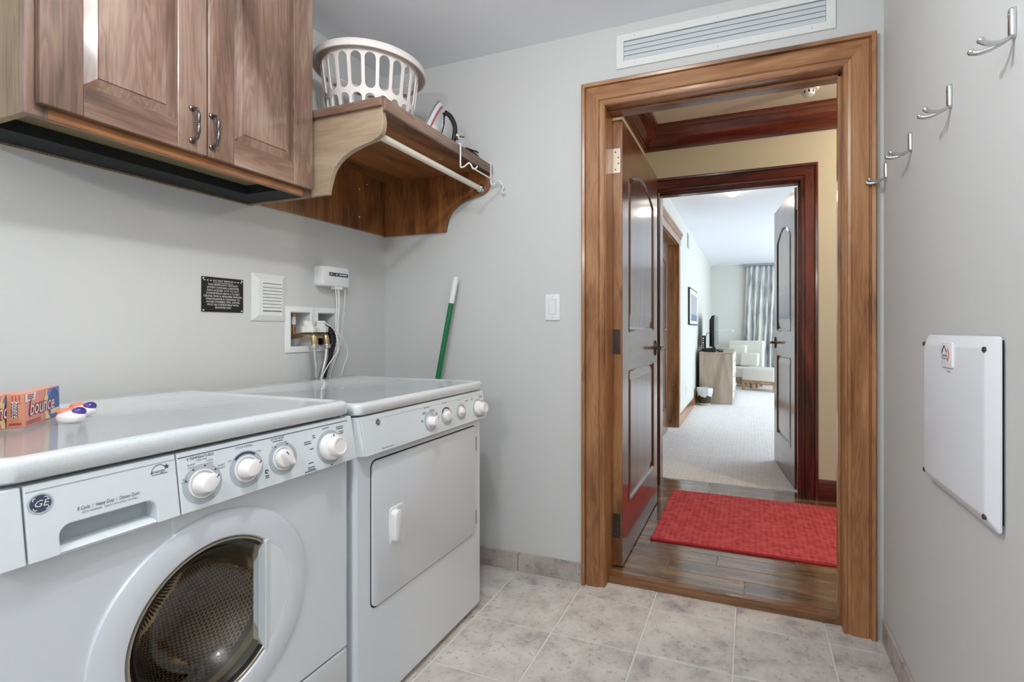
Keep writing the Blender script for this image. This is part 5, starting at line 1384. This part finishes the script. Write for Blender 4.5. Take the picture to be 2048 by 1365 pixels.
bn = thing('waste_bin', 'dark round waste bin with white liner beside the dresser', 'waste bin', (-0.60, 7.50, FZ + 0.004))
part('bin_body', MB().lathe([(0.078, 0.001), (0.080, 0.03), (0.094, 0.18), (0.088, 0.18), (0.074, 0.012), (0.001, 0.012)], (-0.60, 7.50, FZ + 0.004), seg=36), plain('bin_dark', srgb(62, 52, 44), 0.5), bn, smooth=40)
part('metal_band', MB().lathe([(0.0815, 0.001), (0.0825, 0.034)], (-0.60, 7.50, FZ + 0.004), seg=36, cap=False), plain('bin_band', srgb(190, 178, 158), 0.4), bn, smooth=40)
lin = []
for k in range(48):
    a = 2 * PI * k / 48; lin.append(0.006 * math.sin(5 * a) + 0.004 * math.sin(11 * a + 1))
part('liner', MB().loft([[(-0.60 + (r + lin[k] * w) * math.cos(2 * PI * k / 48), 7.50 + (r + lin[k] * w) * math.sin(2 * PI * k / 48), FZ + z + lin[k] * q) for k in range(48)] for r, z, w, q in ((0.100, 0.135, 0.5, 2.0), (0.106, 0.18, 1, 0), (0.112, 0.225, 1, 0.5), (0.106, 0.252, 0.6, 0.4), (0.09, 0.24, 0.3, 0), (0.08, 0.15, 0.3, 0))], cap=False), plain('bin_liner', srgb(214, 216, 214), 0.4), bn, smooth=70)

def rot_box(root, name, c, ang, sx, sy, z0, z1, mat, bevel=0.0, seg_=3, lean=0.0):
    m = MB().box(-sx / 2, sx / 2, -sy / 2, sy / 2, 0, z1 - z0)
    if lean:
        m.v = [(q[0], q[1] + lean * q[2], q[2]) for q in m.v]
    m.xf(Matrix.Translation((c[0], c[1], z0)) @ Matrix.Rotation(ang, 4, 'Z'))
    return part(name, m, mat, root, bevel=bevel, seg=seg_, smooth=60 if bevel > 0.01 else None)
CF = FZ + 0.004
OA = math.radians(-26)
oc = (0.225, 9.67)
ot = thing('ottoman', 'cream upholstered ottoman with oak frame in front of the armchair', 'ottoman', (oc[0], oc[1], CF))
def rp(c, ang, u, v): return (c[0] + u * math.cos(ang) - v * math.sin(ang), c[1] + u * math.sin(ang) + v * math.cos(ang))
rot_box(ot, 'cushion', oc, OA, 0.62, 0.38, 0.20, 0.445, M['upholstery'], 0.045, 4)
rot_box(ot, 'frame', oc, OA, 0.61, 0.37, 0.165, 0.205, M['oak'], 0.003)
for u in (-0.28, 0.28):
    for v in (-0.155, 0.155):
        rot_box(ot, 'leg', rp(oc, OA, u, v), OA, 0.045, 0.045, CF + 0.001, 0.165, M['oak'], 0.003)
AA = math.radians(-16)
ac = (-0.09, 10.265)
am = thing('armchair', 'cream upholstered lounge chair with loose cushions by the curtain', 'armchair', (ac[0], ac[1], CF))
rot_box(am, 'seat', ac, AA, 0.64, 0.36, 0.20, 0.42, M['upholstery'], 0.04, 4)
rot_box(am, 'frame', ac, AA, 0.63, 0.35, 0.165, 0.205, M['oak'], 0.003)
bkc = rp(ac, AA, 0.0, 0.13)
rot_box(am, 'backrest', bkc, AA, 0.66, 0.12, 0.36, 0.91, M['upholstery'], 0.03, 4, lean=0.08)
rot_box(am, 'cushion', rp(ac, AA, -0.14, 0.03), AA, 0.34, 0.10, 0.43, 0.83, M['upholstery'], 0.035, 4, lean=0.14)
rot_box(am, 'cushion', rp(ac, AA, 0.12, -0.07), AA, 0.34, 0.10, 0.43, 0.68, M['upholstery'], 0.035, 4, lean=0.2)
for u in (-0.28, 0.28):
    for v in (-0.15, 0.15):
        rot_box(am, 'leg', rp(ac, AA, u, v), AA, 0.045, 0.045, CF + 0.001, 0.165, M['oak'], 0.003)

# curtain: pleated cloth on a track
def curtain_material():
    m, nt, b = newmat('grey_white_curtain')
    N, L = nt.nodes, nt.links
    tc = N.new('ShaderNodeTexCoord'); mpn = N.new('ShaderNodeMapping'); mpn.inputs['Scale'].default_value = (16, 16, 2.2)
    L.new(tc.outputs['Object'], mpn.inputs['Vector'])
    n = N.new('ShaderNodeTexNoise'); n.inputs['Scale'].default_value = 1; n.inputs['Detail'].default_value = 6
    L.new(mpn.outputs[0], n.inputs['Vector'])
    L.new(ramp(nt, n.outputs['Fac'], [(0.40, srgb(148, 152, 160)), (0.52, srgb(206, 206, 200)), (0.7, srgb(226, 224, 214))]), b.inputs['Base Color'])
    b.inputs['Roughness'].default_value = 0.9
    return m
cu_ = thing('curtain', 'long pleated grey and white curtain hanging at the bedroom far wall', 'curtain', (0.55, 10.655, CF))
nx = 150
rows = []
for z, w in ((CF + 0.008, 1.0), (0.6, 1.0), (1.3, 0.95), (2.0, 0.85), (2.26, 0.7), (2.33, 0.45), (2.385, 0.4)):
    rows.append([(-0.115 + 0.075 * max(0, (z - 0.5) / 1.9) + 1.25 * k / nx, 10.655 + 0.033 * w * math.sin(k * 2 * PI / 12.5 + 0.5 * math.sin(z * 1.2)) + 0.012 * w * math.sin(k * 0.71 + z), z) for k in range(nx + 1)])
cm = MB(); b0 = 0
for r_ in rows: cm.v += r_
for i in range(len(rows) - 1):
    for k in range(nx):
        cm.f.append((i * (nx + 1) + k, i * (nx + 1) + k + 1, (i + 1) * (nx + 1) + k + 1, (i + 1) * (nx + 1) + k))
co = part('cloth', cm, curtain_material(), cu_, smooth=80)
so = co.modifiers.new('solid', 'SOLIDIFY'); so.thickness = 0.003
part('track', MB().box(-0.10, 2.4, 10.63, 10.68, 2.388, 2.431), plain('track_grey', srgb(150, 154, 156), 0.5), cu_, bevel=0.003)

pf = thing('picture_frame', 'white-matted framed landscape picture on the bedroom side wall', 'picture', (BX0, 7.15, 1.18))
part('frame', on_left(plate(6.66, 7.70, 1.185, 1.675, 0.001, 0.024), BX0, 0, 0), plain('frame_edge', srgb(36, 36, 38), 0.4), pf)
part('mat_board', on_left(plate(6.675, 7.685, 1.20, 1.66, 0.022, 0.0255), BX0, 0, 0), plain('mat_board', srgb(222, 228, 234), 0.5), pf)
part('picture_sky', on_left(plate(6.80, 7.58, 1.33, 1.60, 0.0250, 0.0265), BX0, 0, 0), plain('print_sky', srgb(176, 172, 176), 0.4), pf)
part('picture_water', on_left(plate(6.80, 7.58, 1.24, 1.33, 0.0250, 0.0266), BX0, 0, 0), plain('print_water', srgb(110, 130, 156), 0.4), pf)
vp_ = thing('wall_vent', 'small grey slotted vent high on the bedroom side wall', 'vent', (BX0, 6.62, 2.10))
part('vent_plate', on_left(plate(6.58, 6.72, 2.18, 2.36, 0.001, 0.012), BX0, 0, 0), plain('vent_grey', srgb(190, 190, 184), 0.5), vp_, bevel=0.002)
for k in range(4):
    part('vent_slot', on_left(plate(6.595, 6.705, 2.20 + k * 0.038, 2.212 + k * 0.038, 0.0118, 0.0126), BX0, 0, 0), M['dial'], vp_)
wo = thing('wall_outlet', 'white power outlet low on the bedroom side wall', 'outlet', (BX0, 6.45, 0.30))
part('outlet_plate', on_left(plate(6.41, 6.49, 0.30, 0.42, 0.001, 0.006, 0.004, 0.002), BX0, 0, 0), M['whiteplastic'], wo)
for z in (0.335, 0.382):
    part('socket', on_left(plate(6.432, 6.468, z - 0.015, z + 0.015, 0.0058, 0.0072, 0.006), BX0, 0, 0), M['panelwhite'], wo)
lp = thing('reading_lamp', 'slim white reading lamp arm reaching out behind the television', 'lamp', (-0.60, 10.0, CF))
part('base', MB().lathe([(0.11, 0.001), (0.11, 0.015), (0.015, 0.03)], (-0.60, 9.96, CF), seg=28), M['whitemetal'], lp, smooth=40)
part('pole', MB().tube([(-0.60, 9.96, CF + 0.02), (-0.60, 9.96, 1.115)], 0.008, 10), M['whitemetal'], lp, smooth=40)
part('arm', MB().tube([(-0.60, 9.96, 1.112), (-0.30, 9.96, 1.112)], 0.006, 10), M['whitemetal'], lp, smooth=40)
part('lamp_head', MB().lathe([(0.012, 0), (0.026, -0.03), (0.022, -0.03), (0.008, -0.004)], (-0.29, 9.96, 1.120), seg=18), M['whitemetal'], lp, smooth=40)
